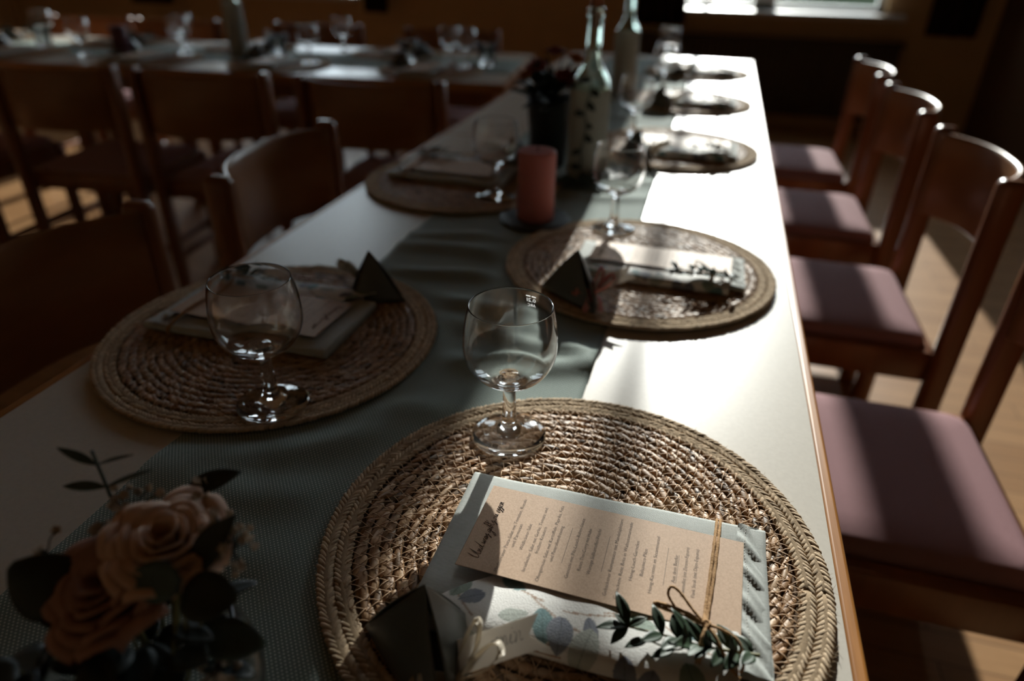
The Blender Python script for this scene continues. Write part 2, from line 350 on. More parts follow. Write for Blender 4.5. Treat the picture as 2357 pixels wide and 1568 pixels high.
dup(t1, (-TW / 2 + 0.008, 2.379, 0), 0, 'cream topped wooden table at the radiator end of the long row', 'tables of the long row')
TA = math.radians(6.0); TD = 0.761
tt = make_table(1.6, TD)
def trans(u, v_, z=ZT):            # u metres leftward along the cross table from its right end, v_ metres in from its near edge
    return Vector((-0.80 - u * math.cos(TA) - v_ * math.sin(TA), 2.27 - u * math.sin(TA) + v_ * math.cos(TA), z))
for i in range(2):
    p = trans(0.8 + 1.605 * i, TD / 2, 0); lab = ['cream topped cross table joining the long row near its far end', 'cream topped cross table continuing left towards the far window'][i]
    if i == 0:
        tt.location = p; tt.rotation_euler = (0, 0, PI / 2 + TA); tag(tt, lab, 'table', 'cross tables')
    else: dup(tt, p, PI / 2 + TA, lab, 'cross tables')

# ------------------------------------------------------------------ chairs
def make_chair():
    r = empty('dining_chair')
    for sx_ in (-1, 1):            # back legs run up as the posts of the back
        b = MB(); b.rbox(sx_ * 0.215 - 0.016, sx_ * 0.215 + 0.016, -0.215, -0.168, 0, 0.80, 0.013, 4); b.obj('leg', wood, r)
    for sx_ in (-1, 1):
        b = MB(); b.rbox(sx_ * 0.205 - 0.017, sx_ * 0.205 + 0.017, 0.165, 0.205, 0, 0.44, 0.007, 2); b.obj('leg', wood, r)
    b = MB()
    for sx_ in (-1, 1): b.rbox(sx_ * 0.200 - 0.013, sx_ * 0.200 + 0.013, -0.17, 0.205, 0.375, 0.442, 0.005, 2)
    for y in (-0.165, 0.19): b.rbox(-0.19, 0.19, y - 0.012, y + 0.012, 0.38, 0.442, 0.005, 2)
    b.obj('seat_frame', wood, r)
    b = MB()
    def pad(ins, z): 
        x, y0, y1, c = 0.188 - ins, -0.165 + ins, 0.205 - ins, 0.03; out = []
        for (cx, cy, a0) in ((x - c, y1 - c, 0), (-x + c, y1 - c, PI / 2), (-x + c, y0 + c, PI), (x - c, y0 + c, 1.5 * PI)):
            for k in range(5): out.append(Vector((cx + c * math.cos(a0 + k * PI / 8), cy + c * math.sin(a0 + k * PI / 8), z)))
        return out
    rings = [pad(0.004, 0.43), pad(0.0, 0.444), pad(0.002, 0.452), pad(0.008, 0.459), pad(0.02, 0.464), pad(0.06, 0.468), pad(0.11, 0.470)]
    vs = [p for q in rings for p in q]; N = 20
    fs = [(i * N + j, i * N + (j + 1) % N, (i + 1) * N + (j + 1) % N, (i + 1) * N + j) for i in range(len(rings) - 1) for j in range(N)] + [tuple((len(rings) - 1) * N + j for j in range(N)), tuple(range(N - 1, -1, -1))]
    b.add(vs, fs); b.obj('seat', seatfab, r)
    b = MB()                        # curved plywood rest, bowed out behind the posts
    n = 26; prof = []
    for k in range(n + 1):
        t = -1 + 2 * k / n; bow = 0.078 * (1 - abs(t) ** 2.6); prof.append((t * 0.200, -0.178 - bow))
    vs = []; zs = [0.605, 0.609, 0.78, 0.787, 0.790]; th = [0.004, 0.0065, 0.0065, 0.005, 0.002]
    loop = [(0.605, -0.004), (0.609, -0.0065), (0.78, -0.0065), (0.788, -0.004), (0.790, 0), (0.788, 0.004), (0.78, 0.0065), (0.609, 0.0065), (0.605, 0.004)]
    m_ = len(loop)
    for k in range(n + 1):
        x, y = prof[k]; x2, y2 = prof[min(k + 1, n)]; x1, y1 = prof[max(k - 1, 0)]; t = Vector((x2 - x1, y2 - y1, 0)).normalized(); nr = Vector((-t.y, t.x, 0))
        for (z, o) in loop: vs.append(Vector((x, y, z)) + nr * o)
    fs = [(k * m_ + j, (k + 1) * m_ + j, (k + 1) * m_ + (j + 1) % m_, k * m_ + (j + 1) % m_) for k in range(n) for j in range(m_)]
    fs += [tuple(range(m_)), tuple(n * m_ + j for j in range(m_ - 1, -1, -1))]
    b.add(vs, fs); b.obj('backrest', ply, r)
    for sx_ in (-1, 1):
        b = MB(); b.rbox(sx_ * 0.208 - 0.009, sx_ * 0.208 + 0.009, -0.18, 0.18, 0.16, 0.185, 0.005, 2); b.obj('stretcher', wood, r)
    return r
ch0 = make_chair(); first = [True]
def chair(x, y, rz, lab, group):
    if first[0]:
        first[0] = False; ch0.location = (x, y, 0); ch0.rotation_euler = (0, 0, rz); tag(ch0, lab, 'chair', group)
    else: dup(ch0, (x, y, 0), rz, lab, group)
GR, GL, GN, GF = 'chairs on the sunlit side of the long table', 'chairs on the dim side of the long table', 'chairs with backs to the camera at the cross table', 'chairs behind the cross table'
for y, lab in ((0.925, 'wooden chair nearest the camera on the sunlit side, big mauve seat in view'),
               (1.562, 'wooden chair second along the sunlit side, curved back cut by the frame edge'),
               (2.165, 'wooden chair third along the sunlit side, whole curved back rim shining'),
               (2.765, 'wooden chair farthest along the sunlit side, in front of the radiator')):
    chair(0.195, y, PI / 2, lab, GR)
chair(-0.745, 0.575, -PI / 2, 'dark wooden chair nearest the camera on the dim side of the long table', GL)
chair(-0.735, 1.168, -PI / 2 + 0.094, 'wooden chair on the dim side with a glossy curved plywood back in view', GL)
for x, lab in ((-1.125, 'wooden chair at the cross table tucked in the corner by the long table'), (-1.665, 'wooden chair with its back to the camera, second from the corner of the two tables'),
               (-2.17, 'wooden chair with its back to the camera, third from the corner of the two tables'), (-2.78, 'wooden chair with its back to the camera, fourth from the corner of the two tables')):
    y = 2.27 - (-0.8 - x) * math.tan(TA) - 0.14
    chair(x, y, TA, lab, GN)
for x, lab in ((-1.335, 'dark chair behind the cross table nearest the flower pot'), (-2.0, 'dark chair behind the cross table second from the flower pot'), (-2.745, 'chair behind the cross table third from the flower pot'),
               (-3.22, 'chair behind the cross table at its left end')):
    y = 2.27 - (-0.8 - x) * math.tan(TA) + TD + 0.13
    chair(x, y, PI + TA, lab, GF)

# ------------------------------------------------------------------ place settings: positions
# (mat x, mat y, turn, short phrase)
SET = [(-0.193, 0.369, 0.0), (-0.204, 0.903, 0.0), (-0.205, 1.60, 0.0), (-0.205, 2.17, 0.0), (-0.200, 2.76, 0.0), (-0.584, 0.584, PI), (-0.572, 1.212, PI)]
NEAR = [trans(0.30, 0.187), trans(0.88, 0.187), trans(1.40, 0.187), trans(1.98, 0.187)]
FAR = [trans(0.55, TD - 0.187), trans(1.20, TD - 0.187), trans(1.82, TD - 0.187), trans(2.42, TD - 0.187)]
SET += [(p.x, p.y, -PI / 2 + TA) for p in NEAR] + [(p.x, p.y, PI / 2 + TA) for p in FAR]
WHERE = ['nearest on the sunlit side', 'second along the sunlit side', 'third along the sunlit side', 'fourth along the sunlit side', 'last along the sunlit side by the radiator', 'nearest on the dim side', 'on the dim side beside the pink candle']
ORD = ['first', 'second', 'third', 'fourth']
WHERE += [o + ' from the corner, near edge of cross table' for o in ORD] + [o + ' from the flower pot, far edge of cross table' for o in ORD]
def put(i, off, z=0.0):
    x, y, a = SET[i]; c, s_ = math.cos(a), math.sin(a); return (x + c * off[0] - s_ * off[1], y + s_ * off[0] + c * off[1], ZT + z), a

# ------------------------------------------------------------------ runners
def wob(x, y):
    h = 0.0
    for (cx, cy, ang, wid, amp, ln) in RID:
        dx, dy = x - cx, y - cy; u = dx * math.cos(ang) + dy * math.sin(ang); w_ = -dx * math.sin(ang) + dy * math.cos(ang)
        w_ += 0.012 * math.sin(u * 22 + cx * 50)
        h += amp * math.exp(-(w_ / wid) ** 2) * math.exp(-(u / ln) ** 4)
    return h
RID = [(-0.36, 0.60, 0.10, 0.016, 0.0075, 0.2), (-0.40, 0.665, -0.05, 0.014, 0.007, 0.2), (-0.34, 0.735, 0.12, 0.018, 0.009, 0.2), (-0.42, 0.80, 0.0, 0.016, 0.007, 0.18), (-0.38, 0.87, -0.12, 0.02, 0.008, 0.2),
       (-0.4, 0.95, 0.08, 0.016, 0.006, 0.2), (-0.42, 0.475, 0.18, 0.02, 0.0075, 0.16), (-0.45, 0.42, 0.30, 0.022, 0.006, 0.14), (-0.48, 0.355, 0.12, 0.02, 0.0045, 0.12), (-0.40, 0.27, 0.2, 0.03, 0.004, 0.16), (-0.27, 0.66, -0.5, 0.015, 0.006, 0.07),
       (-0.38, 1.2, 0.1, 0.02, 0.006, 0.2), (-0.38, 1.33, -0.1, 0.02, 0.006, 0.2), (-0.38, 1.5, 0.1, 0.03, 0.006, 0.2), (-0.3, 1.72, 0.1, 0.03, 0.006, 0.2), (-0.38, 1.9, -0.1, 0.03, 0.006, 0.2)]
PADS = [(x, y, 0.187) for x, y, a in SET[:7]] + [(-0.385, 0.165, 0.09), (-0.389, 1.041, 0.075), (-0.351, 1.319, 0.06), (-0.43, 1.36, 0.08), (-0.402, 2.257, 0.06)]
b = MB(); X0, X1, Y0, Y1 = -0.562, -0.219, -0.01, 3.05; nu, nv = 44, 380
def rfn(u, vv):
    x = X0 + (X1 - X0) * u; y = Y0 + (Y1 - Y0) * vv; k = 1.0
    for (cx, cy, R) in PADS:
        d = math.hypot(x - cx, y - cy); k *= min(max((d - R - 0.004) / 0.035, 0), 1)
    return Vector((x + 0.0015 * math.sin(9 * y), y, ZT + 0.0012 + k * wob(x, y)))
b.grid(rfn, nu, nv)
run = b.obj('table_runner', runm, thick=0.0012); tag(run, 'grey green dotted cloth runner down the middle of the long table', 'table runner', 'table runners')
b = MB()
def rfn2(u, vv):
    return trans(0.02 + 3.1 * vv, 0.21 + 0.34 * u, ZT + 0.0009 + 0.0002 * math.sin(40 * vv + 3 * u))
b.grid(rfn2, 10, 120); tag(b.obj('table_runner', runm, thick=0.0012), 'grey green cloth runner along the cross table', 'table runner', 'table runners')

# ------------------------------------------------------------------ woven mats
def spindles(C, T, N, L, Wd, H, tint, seg=6):
    xs_ = np.array([-0.82, -0.35, 0.3, 0.8]); rr_ = np.sqrt(1 - xs_ ** 2) ** 0.8
    a = np.arange(seg) * 2 * np.pi / seg
    base = [(-1, 0, 0)] + [(x, r * np.cos(q), r * np.sin(q)) for x, r in zip(xs_, rr_) for q in a] + [(1, 0, 0)]
    base = np.array(base); f = []
    for j in range(seg): f.append((0, 1 + (j + 1) % seg, 1 + j))
    for i in range(3):
        for j in range(seg): f.append((1 + i * seg + j, 1 + i * seg + (j + 1) % seg, 1 + (i + 1) * seg + (j + 1) % seg, 1 + (i + 1) * seg + j))
    e = 1 + 4 * seg
    for j in range(seg): f.append((e, 1 + 3 * seg + j, 1 + 3 * seg + (j + 1) % seg))
    B = np.cross(N, T)
    V = C[:, None, :] + base[None, :, 0, None] * (T * L[:, None] / 2)[:, None, :] + base[None, :, 1, None] * (B * Wd[:, None] / 2)[:, None, :] + base[None, :, 2, None] * (N * H[:, None] / 2)[:, None, :]
    n = len(C); nb = len(base)
    F = [tuple(q + k * nb for q in ff) for k in range(n) for ff in f]
    return V.reshape(-1, 3), F, np.repeat(tint, nb, axis=0)
def make_mat():
    r = empty('placemat'); r.scale = (1, 1, 0.66)
    # coil of twisted seagrass
    C, T, L, Wd, H, Q = [], [], [], [], [], []
    pitch = 0.0089; nr = 18
    for k in range(nr):
        rad = 0.0045 + k * pitch; n = max(int(2 * PI * rad / 0.0080), 4); ph = rng.random() * 6
        for j in range(n):
            a = ph + 2 * PI * (j + rng.normal(0, 0.12)) / n; q = rad + rng.normal(0, 0.0005)
            tl = a + PI / 2 - 0.32 + rng.normal(0, 0.10)
            C.append((q * math.cos(a), q * math.sin(a), 0.0052 + rng.normal(0, 0.0006))); tz = rng.normal(0, 0.08); T.append((math.cos(tl), math.sin(tl), tz))
            L.append(0.0205 * (1 + rng.normal(0, 0.12))); Wd.append(0.0066 * (1 + rng.normal(0, 0.14))); H.append(0.0066)
            g_ = rng.random(); br_ = 0.75 + 0.5 * rng.random(); c0 = np.array((0.34, 0.185, 0.085)) * (1 - g_) + np.array((0.53, 0.355, 0.21)) * g_
            if rng.random() < 0.12: c0 = np.array((0.17, 0.10, 0.05))
            Q.append(c0 * br_)
    C, T, L, Wd, H, Q = map(np.array, (C, T, L, Wd, H, Q)); T = T / np.linalg.norm(T, axis=1, keepdims=True)
    N = np.tile((0, 0, 1.0), (len(C), 1)); N = N - T * (N * T).sum(1, keepdims=True); N /= np.linalg.norm(N, axis=1, keepdims=True)
    V, F, Q2 = spindles(C, T, N, L, Wd, H, Q)
    b = MB(); b.v = [tuple(p) for p in V]; b.f = F; b.mi = [0] * len(F); b.sm = [True] * len(F); b.col = [tuple(q) for q in Q2]
    b.obj('coil', grass_m, r, attr='tint')
    # straw stitches zigzag from ring to ring
    b = MB()
    for k in range(nr):
        r0 = 0.0045 + k * pitch; r1 = r0 + pitch; n = max(int(2 * PI * r1 / 0.0052), 6); n += n % 2; ph = rng.random() * 6; pts = []
        for j in range(n + 1):
            a = ph + 2 * PI * (j + rng.normal(0, 0.16)) / n; q = (r0 if j % 2 else r1) + rng.normal(0, 0.0006)
            pts.append((q * math.cos(a), q * math.sin(a), 0.0094 + rng.normal(0, 0.0003)))
        for j in range(n):
            p, q = Vector(pts[j]), Vector(pts[j + 1]); d = (q - p); m_ = (p + q) / 2 + Vector((0, 0, 0.0006))
            b.tube([p - d * 0.12 - Vector((0, 0, 0.0012)), m_, q + d * 0.12 - Vector((0, 0, 0.0012))], 0.00038, 4)
    b.obj('stitching', thread, r)
    # jute border, two braids
    C, T, L, Wd, H, Q = [], [], [], [], [], []
    for rad in (0.1685, 0.1805):
        n = int(2 * PI * rad / 0.0042)
        for s_ in (-1, 1):
            for j in range(n):
                a = 2 * PI * (j + 0.5 * (s_ > 0) + rng.normal(0, 0.08)) / n; q = rad + s_ * 0.0029
                tl = a + PI / 2 + s_ * 0.62 + rng.normal(0, 0.08)
                C.append((q * math.cos(a), q * math.sin(a), 0.0060 + rng.normal(0, 0.0004))); T.append((math.cos(tl), math.sin(tl), rng.normal(0, 0.06)))
                L.append(0.0108); Wd.append(0.0042); H.append(0.0062 if s_ < 0 or rad < 0.175 else 0.0078); g_ = 0.8 + 0.4 * rng.random(); Q.append(np.array((0.56, 0.43, 0.295)) * g_)
    C, T, L, Wd, H, Q = map(np.array, (C, T, L, Wd, H, Q)); T = T / np.linalg.norm(T, axis=1, keepdims=True)
    N = np.tile((0, 0, 1.0), (len(C), 1)); N = N - T * (N * T).sum(1, keepdims=True); N /= np.linalg.norm(N, axis=1, keepdims=True)
    V, F, Q2 = spindles(C, T, N, L, Wd, H, Q)
    b = MB(); b.v = [tuple(p) for p in V]; b.f = F; b.mi = [0] * len(F); b.sm = [True] * len(F); b.col = [tuple(q) for q in Q2]
    b.cur = (0.38, 0.28, 0.18)
    for rad, zz in ((0.1685, 0.0045), (0.1795, 0.0045)):      # core rope inside each braid
        n = 120; b.tube([(rad * math.cos(2 * PI * j / n), rad * math.sin(2 * PI * j / n), zz) for j in range(n + 1)], 0.0044, 8, up=(0, 0, 1))
    # loose fibres along the rim
    b.cur = (0.5, 0.38, 0.25)
    for j in range(260):
        a = rng.random() * 2 * PI; q = 0.184 + 0.003 * rng.random(); d = Vector((math.cos(a + rng.normal(0, 0.9)), math.sin(a + rng.normal(0, 0.9)), rng.random() * 0.9)).normalized(); p = Vector((q * math.cos(a), q * math.sin(a), 0.006 + 0.003 * rng.random()))
        l = 0.002 + 0.003 * rng.random(); b.tube([p - d * 0.002, p + d * l * 0.5, p + d * l + Vector((rng.normal(0, 0.0006), rng.normal(0, 0.0006), 0.0003))], 0.00011, 3)
    b.obj('braided_border', jute, r, attr='tint')
    b = MB(); b.lathe([(0, 0.0006), (0.178, 0.0006), (0.180, 0.0018), (0.178, 0.003), (0, 0.003)], 64); b.obj('backing', underm, r)
    return r
mat0 = make_mat()
for i, (x, y, a) in enumerate(SET):
    lab = 'round woven seagrass placemat ' + WHERE[i]
    z = ZT + 0.0020
    if i == 0: mat0.location = (x, y, z); tag(mat0, lab, 'placemat', 'woven placemats')
    else: dup(mat0, (x, y, z), a * 1.0 + (i * 0.9 if i else 0), lab, 'woven placemats')
ZM = 0.0083                    # top of a mat above the table

# ------------------------------------------------------------------ wine glasses
def make_glass():
    R = [(0.0, 0.0008), (0.020, 0.0006), (0.0325, 0.0), (0.0341, 0.0011), (0.0335, 0.0022), (0.027, 0.0034), (0.018, 0.0055), (0.0115, 0.0085), (0.0080, 0.0125), (0.0068, 0.018), (0.0060, 0.030), (0.0056, 0.042), (0.0058, 0.050), (0.0068, 0.0545), (0.0105, 0.0578)]
    zc, rb = 0.0955, 0.0402
    for k in range(1, 22):
        t = k / 21; z = 0.0578 + (0.1315 - 0.0578) * t; q = (z - zc) / 0.0395
        r_ = rb * math.sqrt(max(1 - abs(q) ** 2.15, 0.0)) if z < zc else rb - (rb - 0.0352) * ((z - zc) / (0.1315 - zc)) ** 2.0
        if z < zc: r_ = max(r_, 0.0105 + 0.02 * t ** 0.5 * (1 if t < 0.08 else 0))
        R.append((r_, z))
    out = R; th = 0.0011
    rim = [(0.0352 - 0.0002, 0.1321), (0.0352 - 0.0007, 0.1323), (0.0352 - 0.0012, 0.1319)]
    inner = []
    for (r_, z) in reversed(R[15:]):
        if z > 0.067 and r_ - th > 0.012: inner.append((r_ - th, z + 0.0004 * (z < 0.09)))
    inner += [(0.016, 0.0655), (0.011, 0.0645), (0.0065, 0.0655), (0.003, 0.0668), (0.0, 0.0672)]
    b = MB(); b.lathe(out + rim + inner, 96); return b.obj('wine_glass', glass)
gl0 = make_glass()
GPOS = [(-0.2726, 0.477), (-0.258, 1.031), (-0.306, 1.671), None, (-0.322, 2.86), (-0.504, 0.458), (-0.483, 1.128), None, (-1.586, 2.40), (-2.164, 2.43), (-2.486, 2.27), (-1.109, 2.60), (-1.625, 2.735), (-2.30, 2.62), (-2.90, 2.50)]
GLAB = {0: 'large clear wine glass with a measure mark, sunlit, on the nearest placemat', 5: 'clear wine glass in the shade on the nearest placemat of the dim side', 1: 'clear wine glass with glittering foot behind the pink candle', 6: 'faint wine glass just left of the pink candle'}
for i in range(len(SET)):
    if GPOS[i]: x, y = GPOS[i]; p = (x, y, ZT + ZM + 0.0003); a = 0
    else: p, a = put(i, (-0.08, 0.108), ZM + 0.0003)
    if i > 6: p = (p[0], p[1], ZT + 0.0035)
    lab = GLAB.get(i, 'clear wine glass at the setting ' + WHERE[i])
    if i > 6 and math.hypot(p[0] - SET[i][0], p[1] - SET[i][1]) < 0.23: p = (p[0], p[1], ZT + ZM + 0.0003)
    if i == 0: gl0.location = p; tag(gl0, lab, 'wine glass', 'wine glasses')
    else: dup(gl0, p, a, lab, 'wine glasses')

# ------------------------------------------------------------------ lettering
def text_mesh(txt, width=None, size=0.005, align='CENTER'):
    cu = bpy.data.curves.new('lettering', 'FONT'); cu.body = txt; cu.size = size; cu.align_x = align; cu.resolution_u = 2; cu.offset = -0.012 * size
    o = bpy.data.objects.new('lettering', cu); COL.objects.link(o); bpy.context.view_layer.update()
    me = bpy.data.meshes.new_from_object(o.evaluated_get(bpy.context.evaluated_depsgraph_get()))
    V = np.array([v_.co[:] for v_ in me.vertices]); F = [tuple(p.vertices) for p in me.polygons]
    bpy.data.objects.remove(o); bpy.data.curves.remove(cu); bpy.data.meshes.remove(me)
    if width:
        w = V[:, 0].max() - V[:, 0].min(); V[:, 0] *= width / w
    V[:, 0] -= (V[:, 0].max() + V[:, 0].min()) / 2
    return V, F
GLY = {'U': [[(0.02, 1.5), (0.0, 0.6), (0.12, 0.05), (0.4, 0.25), (0.62, 0.9), (0.72, 1.55), (0.64, 0.7), (0.66, 0.05), (0.85, 0.1)]], 'n': [[(0, 0.5), (0.1, 0.45), (0.08, 0.0), (0.22, 0.45), (0.34, 0.45), (0.34, 0.05), (0.5, 0.1)]],
       'd': [[(0.4, 0.45), (0.2, 0.5), (0.05, 0.2), (0.15, 0.0), (0.35, 0.25), (0.62, 1.35), (0.45, 0.5), (0.45, 0.02), (0.6, 0.1)]], 'w': [[(0, 0.5), (0.06, 0.08), (0.2, 0.1), (0.3, 0.45), (0.32, 0.08), (0.48, 0.1), (0.6, 0.5), (0.72, 0.45)]],
       'a': [[(0.35, 0.42), (0.15, 0.48), (0.03, 0.2), (0.12, 0.0), (0.3, 0.2), (0.37, 0.45), (0.35, 0.05), (0.5, 0.1)]], 's': [[(0, 0.1), (0.2, 0.55), (0.24, 0.2), (0.12, -0.35), (0.02, -0.3), (0.2, 0.0), (0.4, 0.15)]],
       'g': [[(0.35, 0.42), (0.15, 0.48), (0.03, 0.2), (0.12, 0.02), (0.3, 0.2), (0.37, 0.45), (0.28, -0.4), (0.08, -0.75), (0.02, -0.5), (0.3, -0.1), (0.5, 0.12)]], 'i': [[(0, 0.1), (0.12, 0.48), (0.1, 0.05), (0.28, 0.12)], [(0.17, 0.72), (0.19, 0.76)]],
       'b': [[(0, 0.1), (0.25, 0.9), (0.22, 1.35), (0.1, 0.9), (0.1, 0.05), (0.25, 0.02), (0.33, 0.3), (0.2, 0.45), (0.4, 0.4)]], 't': [[(0.1, 1.25), (0.12, 0.3), (0.2, 0.0), (0.35, 0.1)], [(-0.1, 0.75), (0.4, 0.95)]], "'": [[(0.05, 1.2), (0.02, 1.0)]],
       'z': [[(0, 0.4), (0.3, 0.45), (0.05, 0.05), (0.35, 0.05), (0.5, 0.12)]], 'u': [[(0, 0.48), (0.02, 0.08), (0.2, 0.08), (0.32, 0.48), (0.34, 0.06), (0.5, 0.14)]], 'e': [[(0, 0.15), (0.25, 0.3), (0.2, 0.5), (0.04, 0.3), (0.1, 0.0), (0.35, 0.1)]],
       'm': [[(0, 0.5), (0.08, 0.45), (0.07, 0.0), (0.2, 0.45), (0.3, 0.42), (0.3, 0.0), (0.42, 0.45), (0.53, 0.42), (0.54, 0.05), (0.68, 0.12)]], ' ': [], 'r': [[(0, 0.4), (0.12, 0.42), (0.3, 0.4)]]}
ADV = {'U': 0.9, 'n': 0.5, 'd': 0.6, 'w': 0.75, 'a': 0.5, 's': 0.36, 'g': 0.48, 'i': 0.26, 'b': 0.42, 't': 0.32, "'": 0.12, 'z': 0.5, 'u': 0.5, 'e': 0.34, 'm': 0.68, ' ': 0.3, 'r': 0.3}
def script(b, txt, size, M, rad, slant=0.25):
    x = 0; W_ = sum(ADV[c] for c in txt)
    for c in txt:
        for st in GLY[c]:
            pts = spline([M @ Vector(((x + q[0] + slant * q[1] - W_ / 2) * size, q[1] * size, 0)) for q in st], 5)
            b.tube(pts, [rad * (0.8 + 0.35 * math.sin(k * 0.7)) for k in range(len(pts))], 5)
        x += ADV[c]
# measure mark on the nearest glass, read from inside so mirrored
mk = MB()
def wrap(V, F, z0, s_=1):
    out = []
    for (x, y, _) in V:
        z = z0 + y; zc = 0.0955; rr_ = 0.0402 - (0.0402 - 0.0352) * ((max(z - zc, 0)) / (0.1315 - zc)) ** 2 + 0.0002
        a = GA + x / rr_; out.append((rr_ * math.cos(a), rr_ * math.sin(a), z))
    mk.add(out, F, False)
GA = math.radians(77)
for x0 in (-0.0048, 0.0006): 
    wrap([(x0, 0, 0), (x0 + 0.0042, 0, 0), (x0 + 0.0042, 0.0009, 0), (x0, 0.0009, 0)], [(0, 1, 2, 3)], 0.1245)
V, F = text_mesh('0,2l', 0.0085, 0.0055); wrap(V, F, 0.1190)
V, F = text_mesh('ARC', 0.0078, 0.0042); wrap(V, F, 0.1140)
mk.obj('measure_mark', etch, gl0)['label'] = 'white printed measure mark'

# ------------------------------------------------------------------ the napkin bundle
def prof_sweep(b, prof, xs_, fn=None, close=True):
    n = len(prof); vs = []
    for i, x in enumerate(xs_):
        for (y, z) in prof:
            p = Vector((x, y, z)); vs.append(fn(p, i / (len(xs_) - 1)) if fn else p)
    fs = [(i * n + j, (i + 1) * n + j, (i + 1) * n + (j + 1) % n, i * n + (j + 1) % n) for i in range(len(xs_) - 1) for j in range(n)]
    fs += [tuple(range(n)), tuple((len(xs_) - 1) * n + j for j in range(n - 1, -1, -1))]
    b.add([*vs], fs)
def rprof(y0, y1, z0, z1, rb, rf, n=6):
    # a flat slab section in y-z with rounded back (y1) and front (y0) edges
    p = []
    for k in range(n + 1): a = -PI / 2 + PI * k / n; p.append((y1 - rb + rb * math.cos(a), (z0 + z1) / 2 + (z1 - z0) / 2 * math.sin(a)))
    for k in range(1, 8): p.append((y1 - rb + (y0 + rf - y1 + rb) * k / 8, z1))
    for k in range(n + 1): a = PI / 2 + PI * k / n; p.append((y0 + rf + rf * math.cos(a), (z0 + z1) / 2 + (z1 - z0) / 2 * math.sin(a)))
    for k in range(1, 8): p.append((y0 + rf + (y1 - rb - y0 - rf) * k / 8, z0))
    return p
def make_napkin():
    b = MB(); T_ = 0.0105
    # folded pocket
    def fn(p, t):
        w = 0.0003 * math.sin(90 * p.x + 3) * (p.z > 0.006) + 0.0003 * math.sin(55 * p.y + 70 * p.x)
        e = max(0, (p.x - 0.085) / 0.03)
        if p.z > 0.006: p.z -= 0.0022 * min(e, 1) * (p.y < 0.03)
        p.z = max(p.z + w * (p.z > 0.004), 0.0); return p
    prof_sweep(b, rprof(-0.085, 0.0425, 0.0003, T_, 0.006, 0.004), [-0.089 + 0.229 * k / 60 for k in range(61)], fn)
    # hem strip at the right end, crumpled
    def hem(u, vv):
        x = 0.119 + 0.0215 * u; y = -0.086 + 0.126 * vv
        return Vector((x + 0.001 * math.sin(14 * vv) - 0.004 * vv * u, y, 0.0113 + 0.0008 * math.sin(31 * vv + 2 * u) + 0.0008 * math.sin(57 * vv + 9 * u) + 0.0004 * math.sin(u * 6.3) - 0.004 * u ** 3))
    b.grid(hem, 8, 60)
    o = b.obj('cloth_napkin', sage)
    b = MB()
    for k in range(46):
        y = -0.082 + 0.122 * k / 46; vv = (y + 0.086) / 0.126; u = 0.33; p = hem(u, vv); q = hem(u, vv + 0.012); b.tube([p + Vector((0, 0, 0.0001)), q + Vector((0, 0, 0.0001))], 0.00022, 4)
    h = b.obj('hem_stitching', tagm, o); h['label'] = 'pale hem stitches'
    return o
nap0 = make_napkin()
